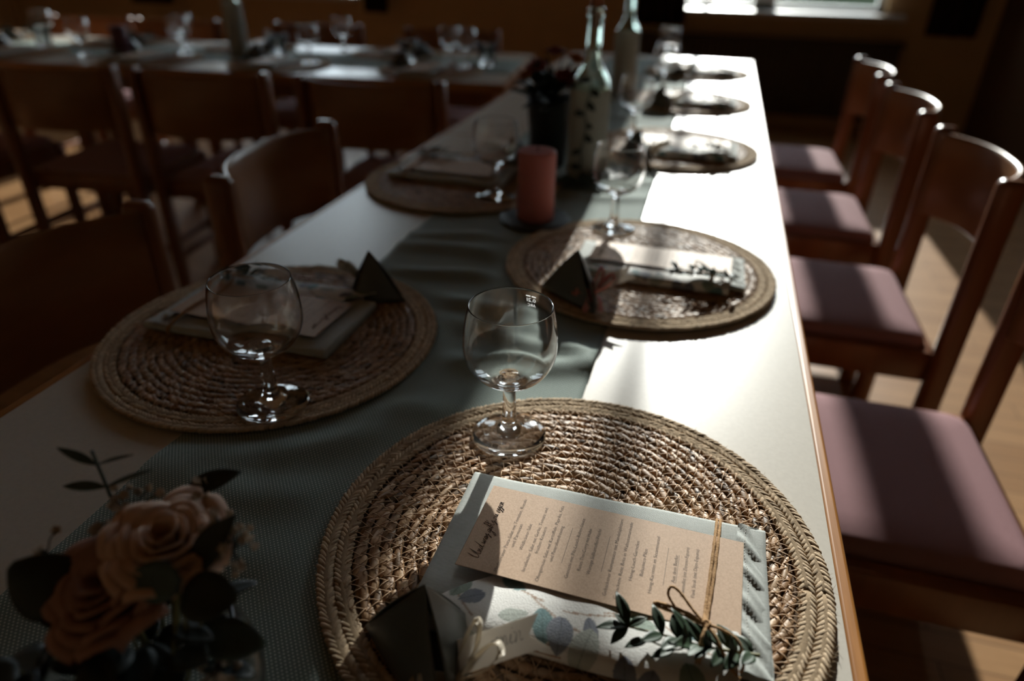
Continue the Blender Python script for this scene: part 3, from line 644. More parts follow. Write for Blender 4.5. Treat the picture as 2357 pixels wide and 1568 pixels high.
# printed paper napkin: rolled strip along the front of the bundle
def leafmask(U, V_, cx, cy, ang, L, Wd):
    dx, dy = U - cx, V_ - cy; u = (dx * math.cos(ang) + dy * math.sin(ang)) / L; w = (-dx * math.sin(ang) + dy * math.cos(ang)) / (Wd / 2)
    ok = (u > 0) & (u < 1); e = np.where(ok, np.sin(np.pi * np.clip(u, 0, 1) ** 0.8) ** 0.75, 1e-6); return ok & (np.abs(w) < e), u, w
def make_printed():
    # a sheet folded round: over the top from under the card, round the front edge and back underneath
    path = [(-0.020, 0.0145), (-0.045, 0.0150), (-0.062, 0.0168), (-0.075, 0.0190), (-0.088, 0.0196), (-0.098, 0.0180), (-0.1045, 0.0145), (-0.1070, 0.0095), (-0.1060, 0.0045), (-0.1020, 0.0014), (-0.094, 0.0006), (-0.088, 0.0004)]
    P = [(q.x, q.y * 0.80) for q in spline([(a, c, 0) for a, c in path], 12)]; nv = len(P); nu = 330
    X0, X1 = -0.083, 0.119
    ss = np.r_[0, np.cumsum([math.hypot(P[i + 1][0] - P[i][0], P[i + 1][1] - P[i][1]) for i in range(nv - 1)])]
    U = np.repeat(np.linspace(X0, X1, nu + 1)[:, None], nv, 1); S_ = np.repeat(ss[None, :], nu + 1, 0)
    Yp = np.repeat(np.array([p[0] for p in P])[None, :], nu + 1, 0); Zp = np.repeat(np.array([p[1] for p in P])[None, :], nu + 1, 0)
    # the left end is cut slanting: the hidden edge starts further right
    t = (U - X0) / (X1 - X0); sh = np.clip((Yp + 0.098) / 0.035, 0, 1.6) * 0.036
    X = X0 + sh + (X1 - X0 - sh) * t
    wr = 0.0007 * np.sin(60 * X + 30 * S_) + 0.0005 * np.sin(140 * X - 60 * S_) + 0.0009 * np.sin(23 * X + 11 * Yp)
    Z = np.maximum(Zp + wr * np.clip(Zp / 0.008, 0, 1), 0.0002)
    Y = Yp + 0.0012 * np.sin(35 * X + 2) * np.clip(1 - Zp / 0.02, 0, 1)
    col = np.ones((nu + 1, nv, 3)) * np.array((0.74, 0.73, 0.70))
    r2 = np.random.default_rng(21); teal, green, plum, grey = np.array((0.06, 0.17, 0.19)), np.array((0.18, 0.25, 0.19)), np.array((0.13, 0.14, 0.20)), np.array((0.42, 0.45, 0.41))
    XX, SS = X, S_
    for k in range(26):              # thin brown stems
        cx, cy, a = r2.uniform(-0.08, 0.14), r2.uniform(0.0, 0.1), r2.uniform(-0.9, 0.9); dx, dy = XX - cx, SS - cy; u = dx * math.cos(a) + dy * math.sin(a); w = -dx * math.sin(a) + dy * math.cos(a) + 6 * u * u
        col[(np.abs(w) < 0.0007) & (np.abs(u) < 0.02)] = (0.36, 0.25, 0.18)
    spots = [(-0.058, 0.047, 1.9, 0.020, 0.014, 1), (-0.078, 0.074, 0.25, 0.030, 0.014, 1), (-0.043, 0.058, 2.6, 0.018, 0.012, 2), (-0.036, 0.040, 0.4, 0.020, 0.010, 0), (-0.060, 0.088, 0.5, 0.040, 0.020, 3), (-0.022, 0.085, 0.75, 0.016, 0.02, 0),
             (-0.004, 0.060, 1.3, 0.026, 0.014, 0), (0.010, 0.062, 1.5, 0.026, 0.017, 2), (0.026, 0.058, 1.2, 0.022, 0.009, 2), (0.030, 0.066, 1.75, 0.034, 0.018, 3), (0.052, 0.078, 1.4, 0.026, 0.014, 2), (0.050, 0.05, 0.2, 0.02, 0.012, 1), (0.070, 0.082, 1.7, 0.03, 0.016, 2), (0.088, 0.074, 1.1, 0.026, 0.015, 1), (0.108, 0.084, 1.9, 0.03, 0.016, 0), (0.082, 0.045, 0.6, 0.02, 0.012, 0), (0.116, 0.055, 0.3, 0.022, 0.013, 3), (0.128, 0.072, 1.5, 0.024, 0.013, 2), (-0.03, 0.072, -0.3, 0.02, 0.01, 3)]
    for (cx, cy, a, L, Wd, c) in spots:
        m_, u, w = leafmask(XX, SS, cx, cy, a, L, Wd); base = (teal, green, plum, grey)[c]
        k_ = np.clip(0.35 + 0.5 * u + 0.25 * np.sin(900 * XX + 500 * SS) * 0.3, 0, 1)[..., None]; cc = base * (1 - 0.35 * k_) + np.array((0.5, 0.55, 0.5)) * 0.35 * k_
        cc = np.where((np.abs(w) < 0.06)[..., None], cc * 0.7, cc); col[m_] = cc[m_]
    b = MB(); w_ = nv
    b.v = [tuple(p) for p in np.stack([X, Y, Z], -1).reshape(-1, 3)]; b.col = [tuple(c) for c in col.reshape(-1, 3)]
    b.f = [(i * w_ + j, (i + 1) * w_ + j, (i + 1) * w_ + j + 1, i * w_ + j + 1) for i in range(nu) for j in range(nv - 1)]
    b.mi = [0] * len(b.f); b.sm = [True] * len(b.f)
    # folded inner layers that fill the roll
    b.cur = (0.74, 0.73, 0.70); b.grid(lambda u, vv: Vector((-0.068 + 0.185 * u, -0.103 + 0.018 * vv, 0.0095 - 0.002 * vv)), 20, 3); b.grid(lambda u, vv: Vector((-0.068 + 0.185 * u, -0.105 + 0.02 * vv, 0.0055)), 20, 3)
    return b.obj('printed_napkin', printm, attr='print', thick=0.0005)
prn0 = make_printed()
# menu card
menu0 = empty('menu_card')
b = MB(); Mrot = Matrix.Rotation(math.radians(-1.8), 4, 'Z'); b.rbox(-0.0955, 0.0955, -0.042, 0.042, 0, 0.0006, 0.00025, 1, M=Mrot); b.obj('card', kraft, menu0)
LINES = [('Mediterraner Pasta-Salat mit Tomaten, Rucola', -0.0405, -0.0595, 0.0139), ('und Parmesan', -0.0361, -0.0352, -0.0123), ('Wildkräuter-Salat', -0.0295, -0.0361, -0.0099), ('Israelischer Salat mit Gurke, Tomate und', -0.0225, -0.0542, 0.0095), ('frischen Kräutern', -0.0182, -0.0361, -0.0099),
         ('Ofengemüse-Salat mit Kartoffeln, Paprika, Feta', -0.0113, -0.0599, 0.0153), ('und Petersiliendressing', -0.0067, -0.0403, -0.0053), ('-', 0.0009, -0.0399, -0.0051), ('Gnocchi mit Pilz-Lauch-Rahm-Sauce', 0.0068, -0.0517, 0.0068), ('Rotes Thai-Curry mit Huhn', 0.0137, -0.0428, -0.0023), ('Würzige Süßkartoffel-Würfel', 0.0205, -0.0443, -0.0005), ('-', 0.0287, -0.0399, -0.0054),
         ('Gebackener Romanesco mit Mandelsplittern', 0.0343, -0.0587, 0.0143), ('Gebackene Rote Bete in Walnussmarinade', 0.0416, -0.0591, 0.0131), ('Honig-Lauch-Garnelen', 0.0488, -0.0411, -0.0039), ('Balsamico-Pilze', 0.0554, -0.0351, -0.0099), ('Honig-Karotten im Sesammantel', 0.0626, -0.048, 0.0045), ('-', 0.0706, -0.0391, -0.0046),
         ('Aus dem Beefer', 0.0768, -0.0348, -0.0093), ('Schweinefilet (mit Zitronen-Espuma)', 0.0837, -0.0450, 0.0), ('Flank Steak (mit Dijon-Espuma)', 0.0905, -0.0435, 0.0001)]
MC = (0.0263, -0.0219); letters = MB(); zl = 0.00075
for (t, x, y0, y1) in LINES:
    w = y1 - y0; cy = (y0 + y1) / 2 - MC[1] + 0.0006; cx = x - MC[0]
    M = Matrix.Translation((cx, cy, zl)) @ Matrix.Rotation(PI / 2 - math.radians(1.8), 4, 'Z')
    if t == '-': letters.add([M @ Vector(p) for p in ((-w / 2, -0.00013, 0), (w / 2, -0.00013, 0), (w / 2, 0.00013, 0), (-w / 2, 0.00013, 0))], [(0, 1, 2, 3)], False); continue
    V, F = text_mesh(t, w, 0.0037); V[:, 1] -= 0.0011; letters.add([M @ Vector(p) for p in V], F, False)
    if t.startswith('Aus'): letters.add([M @ Vector(p) for p in ((-w / 2, -0.0019, 0), (w / 2, -0.0019, 0), (w / 2, -0.00165, 0), (-w / 2, -0.00165, 0))], [(0, 1, 2, 3)], False)
letters.obj('lettering', ink, menu0)['label'] = 'printed list of dishes'
b = MB(); script(b, "Und was gibt's zu essen", 0.0060, Matrix.Translation((-0.0552 - MC[0], -0.0225 - MC[1], zl)) @ Matrix.Rotation(PI / 2 - math.radians(2), 4, 'Z'), 0.00017); b.obj('heading', ink, menu0)['label'] = 'handwritten style heading'

# boxwood sprig
def make_sprig():
    r = empty('boxwood_sprig'); r2 = random.Random(5)
    path = spline([(-0.052, -0.0080, 0.0045), (-0.028, -0.0095, 0.0065), (-0.008, -0.0095, 0.005), (0.008, -0.007, 0.003), (0.030, -0.004, 0.002)], 8)
    b = MB(); b.tube(path, [0.0006 + 0.0006 * k / len(path) for k in range(len(path))], 6)
    b.tube(spline([(-0.01, -0.0095, 0.005), (-0.02, -0.016, 0.004), (-0.036, -0.012, 0.002)], 6), 0.0006, 5); b.obj('stem', twig_m, r)
    b = MB()
    def L_(p, d, n, l, w): b.leaf(p, d, n, l, w, 0.18, 0.3, 0.5)
    tip = Vector((-0.049, -0.0082, 0.0048))
    L_(tip, (-0.45, 0.75, 0.55), (0.3, -0.4, 0.8), 0.0215, 0.0085); L_(tip, (-1, -0.25, 0.1), (0.0, 0.1, 1), 0.0195, 0.0075); L_(tip, (-0.35, -0.45, -0.1), (0.2, 0.3, 1), 0.015, 0.007); L_(tip, (-0.75, 0.4, 0.35), (0, 0, 1), 0.011, 0.005); L_(tip, (0.5, 0.3, 0.3), (0, 0, 1), 0.013, 0.006)
    for t, l in ((8, 0.019), (12, 0.018), (15, 0.021), (18, 0.021), (21, 0.020), (24, 0.021), (27, 0.019), (30, 0.018)):
        p = Vector(path[t]); d = (Vector(path[t - 1]) - Vector(path[t])).normalized()
        for s_ in (-1, 1):
            sd_ = Vector((d.y, -d.x, 0)) * s_; dd = d * (0.35 + 0.4 * r2.random()) + sd_ * (0.55 + 0.4 * r2.random()) + Vector((0, 0, (0.45 if t < 20 else 0.12) + 0.3 * r2.random()))
            L_(p, dd, Vector((r2.uniform(-0.4, 0.4), r2.uniform(-0.5, 0.3), 1)), l * r2.uniform(0.85, 1.1), 0.0085 * r2.uniform(0.85, 1.1))
        if t in (15, 21, 27): L_(p, d * 0.6 + Vector((0, 0.1, 0.9)), (-0.8, 0.2, 0.4), l * 0.8, 0.0075)
    for q in ((-0.02, -0.016, 0.004), (-0.036, -0.012, 0.002)): L_(q, (-0.7, -0.5, 0.15), (0, 0, 1), 0.016, 0.0065)
    b.obj('foliage', leaf_m, r, thick=0.0003)
    return r
spr0 = make_sprig()
# twine bow
def make_twine():
    b = MB()
    def tw(pts, rad=0.0009, n=8):
        P = spline([(q[0], q[1], q[2] + (0.0045 if q[2] > 0.0253 else 0)) for q in pts], n)
        b.tube(P, [rad * (1 + 0.12 * math.sin(k * 1.9)) for k in range(len(P))], 6)
    # z is measured from the mat top
    for o_ in (-0.0013, 0.0012):
        tw([(0.0065 + o_, 0.1145, 0.0055), (0.0085 + o_, 0.1150, 0.0095), (0.0082 + o_, 0.109, 0.0150), (0.0060 + o_, 0.080, 0.0208), (0.0035 + o_, 0.045, 0.0215), (0.0005 + o_ * 0.6, 0.012, 0.0235), (0.0, 0.0, 0.0262)], 0.00125)
    for o_ in (0, 0.0021):
        tw([(0.0, 0.0, 0.0262), (-0.001 - o_ * 0.5, -0.010, 0.0255), (-0.002 - o_, -0.022, 0.0212), (-0.0035 - o_ * 1.4, -0.031, 0.010), (-0.0035 - o_, -0.0355, 0.0065)], 0.0011)
    tw([(0, 0, 0.0262), (-0.012, 0.004, 0.0275), (-0.029, 0.0055, 0.0290), (-0.0325, 0.004, 0.0288), (-0.028, 0.0038, 0.0275), (-0.012, 0.0022, 0.0262), (0, 0, 0.0255)], 0.0012)
    tw([(0, 0, 0.0262), (-0.008, 0.006, 0.0285), (-0.018, 0.0150, 0.0325), (-0.0235, 0.0165, 0.0335), (-0.0245, 0.0120, 0.0305), (-0.019, 0.0058, 0.0275)], 0.0009)
    tw([(0, 0, 0.0262), (0.009, -0.002, 0.0275), (0.019, -0.007, 0.0265), (0.0235, -0.014, 0.0225), (0.0215, -0.019, 0.0195), (0.014, -0.014, 0.0215), (0.004, -0.003, 0.0258)], 0.0009)
    tw([(0, 0, 0.0262), (0.006, -0.008, 0.0262), (0.014, -0.018, 0.0235), (0.022, -0.024, 0.0195)], 0.0011)
    for k in range(3): tw([(0.0022 * math.cos(a), 0.0026 * math.sin(a) , 0.0262 + 0.0009 * math.sin(a * 2 + k) + 0.0005 * k) for a in [j * 1.05 + k for j in range(7)]], 0.0008, 3)
    r2 = random.Random(3)
    for k in range(60):
        t = r2.random(); p = Vector((0.0082 - 0.008 * t, 0.108 - 0.106 * t, 0.0155 + 0.0105 * t)); d = Vector((r2.uniform(-1, 1), r2.uniform(-0.6, 0.6), r2.uniform(-0.2, 0.9))).normalized()
        b.tube([p, p + d * 0.0012, p + d * 0.0022 + Vector((0, 0.0004, 0))], 0.00007, 3)
    return b.obj('twine_bow', twine_m)
twi0 = make_twine()

# gift box: three sided pyramid of card
def make_box():
    r = empty('gift_box')
    B3 = [Vector((-0.048, 0.008, 0)), Vector((0.032, -0.047, 0)), Vector((0.017, 0.032, 0))]; ap = Vector((-0.001, 0.003, 0.0605))
    b = MB()
    def edge(a, c, n, bow): # a gently bowed edge
        return [a.lerp(c, t / n) for t in range(n + 1)]
    n = 10; cen = (B3[0] + B3[1] + B3[2]) / 3
    for i in range(3):
        a, c = B3[i], B3[(i + 1) % 3]; out = ((a + c) / 2 - cen).normalized()
        rows = []; vs = []; fs = []
        for j in range(n + 1):
            t = j / n; p, q = a.lerp(ap, t), c.lerp(ap, t); row = []
            for k in range(n + 1):
                s_ = k / n; x = p.lerp(q, s_); e = math.sin(PI * s_) * (1 - t) * 0.006 - 0.0 ; h = math.sin(PI * t) * 0.0035
                row.append(x + out * (e * math.sin(PI * min(t + 0.25, 1)) + h)); 
            rows.append(row)
        for row in rows: vs += row
        fs = [(j * (n + 1) + k, j * (n + 1) + k + 1, (j + 1) * (n + 1) + k + 1, (j + 1) * (n + 1) + k) for j in range(n) for k in range(n)]
        b.add(vs, fs)
    b.add([B3[0] + Vector((0, 0, 0.0004)), B3[1] + Vector((0, 0, 0.0004)), B3[2] + Vector((0, 0, 0.0004))], [(0, 2, 1)], False)
    body = b.obj('body', boxm, r, thick=0.0006)
    return r
box0 = make_box()
def make_bow():
    r = empty('ribbon_bow'); b = MB()
    def rib(pts, w, nrm, tw=0):
        P = spline(pts, 8); N = len(P); nrm = Vector(nrm)
        def fn(u, vv):
            k = min(int(u * (N - 1) + 0.5), N - 1); t = (P[min(k + 1, N - 1)] - P[max(k - 1, 0)]).normalized(); sd_ = t.cross(nrm); sd_ = sd_.normalized() if sd_.length > 1e-4 else Vector((1, 0, 0))
            ww = w * (0.45 + 0.55 * min(1, 5 * u, 1)) ; return P[k] + sd_ * (ww * (vv - 0.5)) + nrm * (0.0010 * math.cos(vv * PI * 2))
        b.grid(fn, N - 1, 4)
    # loops and tails leave the knot at the origin
    rib([(0, 0, 0.0), (-0.002, 0.010, 0.010), (0.001, 0.020, 0.0235), (0.006, 0.0215, 0.0255), (0.006, 0.013, 0.014), (0.001, 0.002, 0.002)], 0.0085, (0.9, 0.1, 0.3))
    rib([(0, 0, 0.0), (0.008, 0.008, 0.012), (0.0175, 0.014, 0.022), (0.0225, 0.0120, 0.020), (0.016, 0.004, 0.011), (0.002, 0.0, 0.002)], 0.010, (0.2, 0.6, 0.7))
    rib([(0, 0, 0.0), (-0.010, -0.006, 0.005), (-0.019, -0.011, 0.006), (-0.022, -0.009, 0.001), (-0.012, -0.003, -0.002), (0, 0, 0)], 0.009, (0.1, -0.4, 0.9))
    rib([(0, 0, 0.0), (0.006, -0.008, 0.002), (0.011, -0.020, -0.003), (0.013, -0.030, -0.008)], 0.009, (0.6, 0.2, 0.7))
    rib([(0, 0, 0.0), (-0.004, -0.010, 0.001), (-0.004, -0.022, -0.004), (-0.006, -0.032, -0.010)], 0.009, (0.7, 0.1, 0.7))
    b.obj('ribbon', satin, r, thick=0.0003)
    b = MB(); b.sphere((0, 0, 0.001), 0.0042, 8); b.obj('knot', satin, r)
    return r
bow0 = make_bow()
# name tag with a swallow-tail end, corners in bundle coordinates
def make_tag(word=True):
    r = empty('name_tag')
    c = [Vector((-0.030, -0.0135, -0.012)), Vector((-0.026, 0.002, 0.004)), Vector((0.0225, 0.0247, 0.0205)), Vector((0.0205, 0.0175, 0.0105)), Vector((0.0312, 0.0165, 0.0100)), Vector((-0.0105, -0.0145, -0.0075))]
    # plane through the card
    o = c[1]; ex = (c[2] - c[1]).normalized(); nz = ex.cross((c[5] - c[1])).normalized(); ey = nz.cross(ex)
    if nz.z < 0: nz = -nz; ey = -ey
    ey = nz.cross(ex)
    P2 = [(0.0, 0.0), (0.0565, 0.0), (0.0475, -0.0098), (0.0565, -0.0192), (0.0, -0.0192)]
    vs = [o + ex * x + ey * y + nz * z for z in (0, 0.0005) for (x, y) in P2]; n = 5
    b = MB(); b.add(vs, [(0, 1, 2, 4), (2, 3, 4), (n + 4, n + 2, n + 1, n), (n + 4, n + 3, n + 2)] + [(i, n + i, n + (i + 1) % n, (i + 1) % n) for i in range(n)], False); b.obj('card', tagm, r)
    b = MB(); M = Matrix.Translation(o + ex * 0.0335 - ey * 0.0118 + nz * 0.0007) @ Matrix(((ex.x, ey.x, nz.x, 0), (ex.y, ey.y, nz.y, 0), (ex.z, ey.z, nz.z, 0), (0, 0, 0, 1)))
    script(b, 'rmin', 0.0115, M, 0.00019); b.obj('lettering', grey_ink, r)['label'] = 'handwritten letters'
    return r
tag0 = make_tag()

OFF = dict(nap=(0, 0), prn=(0, 0), menu=(0.0263, -0.0219), spr=(0.1005, -0.0735), twi=(0.0977, -0.0706), box=(-0.066, -0.121), bow=(-0.040, -0.140), tag=(-0.0245, -0.1275))
HZ = dict(nap=ZM, prn=ZM, menu=ZM + 0.0150, spr=ZM + 0.0165, twi=ZM - 0.0045, box=ZM + 0.0002, bow=ZM + 0.013, tag=ZM + 0.020)
KIND = [('nap', nap0, 'folded sage green cloth napkin', 'napkin', 'cloth napkins'), ('prn', prn0, 'white paper napkin with leaf print', 'paper napkin', 'printed paper napkins'), ('menu', menu0, 'brown kraft menu card', 'menu card', 'menu cards'),
        ('spr', spr0, 'boxwood sprig on the napkin', 'sprig', 'boxwood sprigs'), ('twi', twi0, 'jute twine bow round the napkin', 'twine', 'twine bows'), ('box', box0, 'dark olive pyramid gift box', 'gift box', 'gift boxes'), ('bow', bow0, 'ribbon bow by the gift box', 'ribbon', 'ribbon bows'), ('tag', tag0, 'white name tag by the gift box', 'name tag', 'name tags')]
for key, src, words, cat, group in KIND:
    for i in range(len(SET)):
        if i > 6 and key in ('bow', 'tag', 'twi', 'prn'): continue
        p, a = put(i, OFF[key], HZ[key]); lab = words + ' ' + WHERE[i]
        if key == 'bow': lab = ('pink' if i == 1 else 'ivory') + ' ' + lab
        if i == 1 and key in ('nap', 'prn', 'menu', 'spr', 'twi'): p = (p[0] + 0.004, ZT * 0 + 0.903 + OFF[key][1] * 0.8 + 0.018, p[2] - 0.0015)
        if i == 0: src.location = p; tag(src, lab, cat, group)
        else:
            d = dup(src, p, a, lab, group)
            if i == 1 and key in ('nap', 'prn', 'menu', 'spr', 'twi'): d.scale = (1, 0.8, 0.85)
            if key == 'bow' and i == 1:
                for ch in d.children:
                    ch.data = ch.data.copy(); ch.data.materials[0] = pinkr

# ------------------------------------------------------------------ candles
def candle(x, y, r_, h, m, lab, base=True, blab=None, z=ZT + 0.003):
    e = empty('pillar_candle', (x, y, z + (0.0062 if base else 0)))
    b = MB(); b.lathe([(0, 0), (r_ * 0.95, 0), (r_, 0.002), (r_, h - 0.004), (r_ * 0.97, h - 0.001), (r_ * 0.90, h), (r_ * 0.55, h - 0.0018), (r_ * 0.2, h - 0.003), (0, h - 0.003)], 40); b.obj('wax', m, e)
    b = MB(); b.tube([(0, 0, h - 0.004), (0.0005, 0, h + 0.004), (0.002, 0.001, h + 0.010)], 0.0009, 6); b.obj('wick', wick_m, e)
    tag(e, lab, 'candle', 'pillar candles')
    if base:
        b = MB(); b.lathe([(0, 0), (0.056, 0), (0.058, 0.002), (0.058, 0.005), (0.056, 0.006), (0, 0.006)], 40); d = b.obj('candle_coaster', slate, loc=(x, y, z)); tag(d, blab, 'coaster', 'candle coasters')
candle(-0.389, 1.044, 0.0303, 0.110, rosewax, 'dusty pink pillar candle standing mid table on the long runner', True, 'round dark slate coaster under the pink candle')
p = trans(1.54, 0.22); candle(p.x, p.y, 0.030, 0.108, plumwax, 'dark plum pillar candle on the cross table among glasses', False)

# ------------------------------------------------------------------ bottles
def bottle(x, y, lab, vine, paint_top, taper, s_=1.0):
    e = empty('bottle_vase', (x, y, ZT + 0.003))
    prof = [(0, 0.003), (0.031, 0.0), (0.0352, 0.002), (0.0365, 0.006), (0.0368, 0.150), (0.0366, 0.165), (0.034, 0.180), (0.026, 0.196), (0.0185, 0.208), (0.0150, 0.222), (0.0138, 0.240), (0.0135, 0.285), (0.0150, 0.287), (0.0152, 0.300), (0.0140, 0.302), (0.0108, 0.302), (0.0105, 0.285), (0.0112, 0.225), (0.0150, 0.206), (0.023, 0.193), (0.031, 0.178), (0.0338, 0.163), (0.0340, 0.010), (0.030, 0.006), (0, 0.008)]
    b = MB(); b.lathe(prof, 40); b.obj('bottle', bottleglass, e)
    b = MB(); b.lathe([(0.0371, 0.004), (0.0376, 0.006), (0.0376, paint_top - 0.002), (0.0372, paint_top), (0.0371, paint_top)][:4] + [(0.0369, paint_top), (0.0369, 0.004)], 40); o = b.obj('painted_wrap', paintw, e); o['label'] = 'chalky white coating on the lower bottle'
    if vine:
        b = MB(); P = spline([(0.004, -0.0395, 0.19), (0.006, -0.040, 0.165), (-0.002, -0.0405, 0.13), (0.003, -0.0405, 0.10), (-0.004, -0.0405, 0.06), (0.0, -0.0405, 0.012)], 8); b.tube(P, 0.0011, 5)
        r2 = random.Random(11)
        for k, q in enumerate(P):
            if k % 5 == 2 and r2.random() < 0.85: 
                s2 = 1 if r2.random() < 0.5 else -1; b.leaf(q + Vector((0, -0.0005, 0)), (s2 * 0.8, -0.15, r2.uniform(-0.9, 0.1)), (0, -1, 0.1), r2.uniform(0.014, 0.024), r2.uniform(0.008, 0.014), 0.05, 0.15, 0.5)
        b.obj('trailing_vine', darkleaf, e, thick=0.0003)['label'] = 'dark leafy vine hanging down the front'
    if taper:
        b = MB(); b.lathe([(0, 0.27), (0.0098, 0.27), (0.0098, 0.305), (0.0105, 0.31), (0.010, 0.45), (0.003, 0.458), (0, 0.459)], 20); b.obj('taper_candle', rustwax, e)
    tag(e, lab, 'bottle', 'bottle vases')
bottle(-0.357, 1.325, 'tall white coated bottle with dark leafy vine and rust taper candle', True, 0.165, True)
bottle(-0.408, 2.257, 'tall white coated bottle standing farther along the runner of the long table', False, 0.180, False)
p = trans(1.12, 0.34); bottle(p.x, p.y, 'tall white coated bottle standing on the cross table', False, 0.195, False)

# ------------------------------------------------------------------ flowers
def rose_bloom(b, c, up, R, seed, layers=5):
    r2 = random.Random(seed); up = Vector(up).normalized(); q = Vector((0, 0, 1)).rotation_difference(up); c = Vector(c)
    for l in range(layers):
        n = 3 + l * 1; f = (l + 1) / layers
        for k in range(n):
            a0 = 2 * PI * (k + 0.5 * (l % 2) + r2.uniform(-0.12, 0.12)) / n; open_ = 0.12 + 0.88 * f ** 1.3; h = R * (1.05 - 0.35 * f) * r2.uniform(0.92, 1.08); wid = 2 * PI / n * 0.78
            cu = r2.uniform(0.8, 1.2)
            def fn(u, vv):
                a = a0 + (vv - 0.5) * 2 * wid * (0.35 + 0.65 * math.sin(PI * min(u * 0.75 + 0.12, 1)))
                rr_ = R * open_ * (0.18 + 0.82 * math.sin(u * PI / 2) ** 0.8) * (1 + 0.05 * math.cos(4 * a)); z = h * u ** 0.9 - R * 0.25
                k_ = max(u - 0.75, 0) / 0.25; rr_ += R * 0.20 * cu * k_ ** 2 * (0.3 + 0.7 * f); z -= R * 0.16 * cu * k_ ** 2 * (0.3 + 0.7 * f); z -= R * 0.22 * f * (abs(vv - 0.5) * 2) ** 2 * u
                return c + q @ Vector((rr_ * math.cos(a), rr_ * math.sin(a), z))
            b.grid(fn, 8, 8)
VX, VY = -0.380, 0.163
vz = ZT + 0.003
vase = empty('flower_bowl', (VX, VY, vz))
b = MB(); b.lathe([(0, 0.002), (0.024, 0.0), (0.030, 0.003), (0.045, 0.014), (0.0545, 0.032), (0.0560, 0.046), (0.052, 0.062), (0.046, 0.074), (0.0465, 0.082), (0.0455, 0.0835), (0.0440, 0.082), (0.0435, 0.074), (0.0495, 0.061), (0.0535, 0.046), (0.052, 0.033), (0.043, 0.0165), (0.028, 0.008), (0, 0.007)], 48); b.obj('bowl', glass, vase)
tag(vase, 'round clear glass bowl holding roses in the near left corner', 'vase')
def flower(nm, c, up, R, m, seed, lab, base=None, layers=5):
    e = empty(nm, c); b = MB(); rose_bloom(b, (0, 0, 0), up, R, seed, layers); b.obj('petals', m, e, thick=0.0006)
    t = Vector((VX, VY, vz + 0.014)) - Vector(c); b = MB(); b.tube(spline([(0, 0, -R * 0.1), t * 0.5 + Vector((0.003, 0.002, 0)), t], 6), 0.0019, 6); b.obj('stem', twig_m, e)
    b = MB()
    for k in range(5):
        a = k * 1.2566; b.leaf((0, 0, -R * 0.22), (math.cos(a), math.sin(a), -0.25), (0, 0, 1), R * 0.7, R * 0.25, 0.3)
    b.obj('sepals', darkleaf, e, thick=0.0004); tag(e, lab, 'flower', 'roses in the glass bowl')
flower('rose', (-0.376, 0.194, 0.862), (0.15, -0.15, 1), 0.0275, peach, 2, 'pale peach open rose at the back of the near glass bowl', layers=6)
flower('rose', (-0.393, 0.172, 0.850), (-0.1, -0.45, 1), 0.0290, apricot, 4, 'deeper apricot rose leaning forward in the near glass bowl', layers=6)
flower('rose', (-0.372, 0.140, 0.812), (0.5, -0.5, 0.7), 0.015, apricot, 9, 'small apricot rose low at the rim of the near glass bowl', layers=4)
def stemmed(nm, lab, group, cat, root, pts, leaves, m, stem_m=twig_m, sr=0.0009, round_=0.5):
    e = empty(nm, root); R0 = Vector(root); P = spline([Vector(p) - R0 for p in pts], 8)
    b = MB(); b.tube(P, sr, 6); b.obj('stem', stem_m, e); b = MB()
    for (p, d, n, l, w) in leaves: b.leaf(Vector(p) - R0, d, n, l, w, 0.12, 0.15, round_, 9)
    b.obj('foliage', m, e, thick=0.0004); tag(e, lab, cat, group)
rt = (VX, VY, vz + 0.012); GE = 'greenery in the glass bowl'
TC = Vector((-0.14, 0.0, 1.134))
stemmed('willow_sprig', 'thin upright sprig with four narrow leaves rising behind the near roses', GE, 'sprig', rt, [rt, (-0.402, 0.195, 0.83), (-0.428, 0.213, 0.862), (-0.431, 0.214, 0.898)],
        [((-0.430, 0.2135, 0.889), (-0.85, -0.25, 0.6), (0.3, -0.5, 0.8), 0.022, 0.005), ((-0.4305, 0.2135, 0.889), (0.9, 0.25, 0.42), (-0.2, -0.4, 0.9), 0.022, 0.0022), ((-0.429, 0.213, 0.874), (-0.95, -0.3, 0.10), (0, -0.4, 0.9), 0.024, 0.006), ((-0.429, 0.213, 0.874), (0.9, 0.25, 0.52), (-0.3, -0.5, 0.8), 0.030, 0.0032)], eucal, eucal)
stemmed('eucalyptus_leaf', 'large dark round eucalyptus leaf at the left frame edge', GE, 'leaf', rt, [rt, (-0.41, 0.155, 0.82), (-0.425, 0.155, 0.845)], [((-0.408, 0.160, 0.848), (-0.8, 0.05, 0.4), (0.1, 0.5, -0.85), 0.036, 0.033)], darkleaf, round_=0.9)
stemmed('eucalyptus_leaf', 'dull green round eucalyptus leaf in front of the peach rose', GE, 'leaf', rt, [rt, (-0.362, 0.16, 0.81), (-0.351, 0.172, 0.867)], [((-0.3500, 0.172, 0.868), (-0.9, -0.15, 0.1), (0.1, -0.75, 0.65), 0.026, 0.020)], eucal, round_=0.9)
stemmed('eucalyptus_leaf', 'dark round eucalyptus leaf right of the peach rose', GE, 'leaf', rt, [rt, (-0.355, 0.165, 0.81), (-0.351, 0.171, 0.861)], [((-0.350, 0.171, 0.862), (0.9, 0.15, 0.1), (-0.2, -0.6, 0.8), 0.027, 0.024)], darkleaf, round_=0.9)
stemmed('ruscus_leaf', 'dark pointed leaf lying out behind the peach rose', GE, 'leaf', rt, [rt, (-0.372, 0.19, 0.81), (-0.386, 0.221, 0.871)], [((-0.388, 0.222, 0.872), (0.75, 0.6, 0.25), (-0.2, -0.5, 0.9), 0.032, 0.014)], darkleaf)
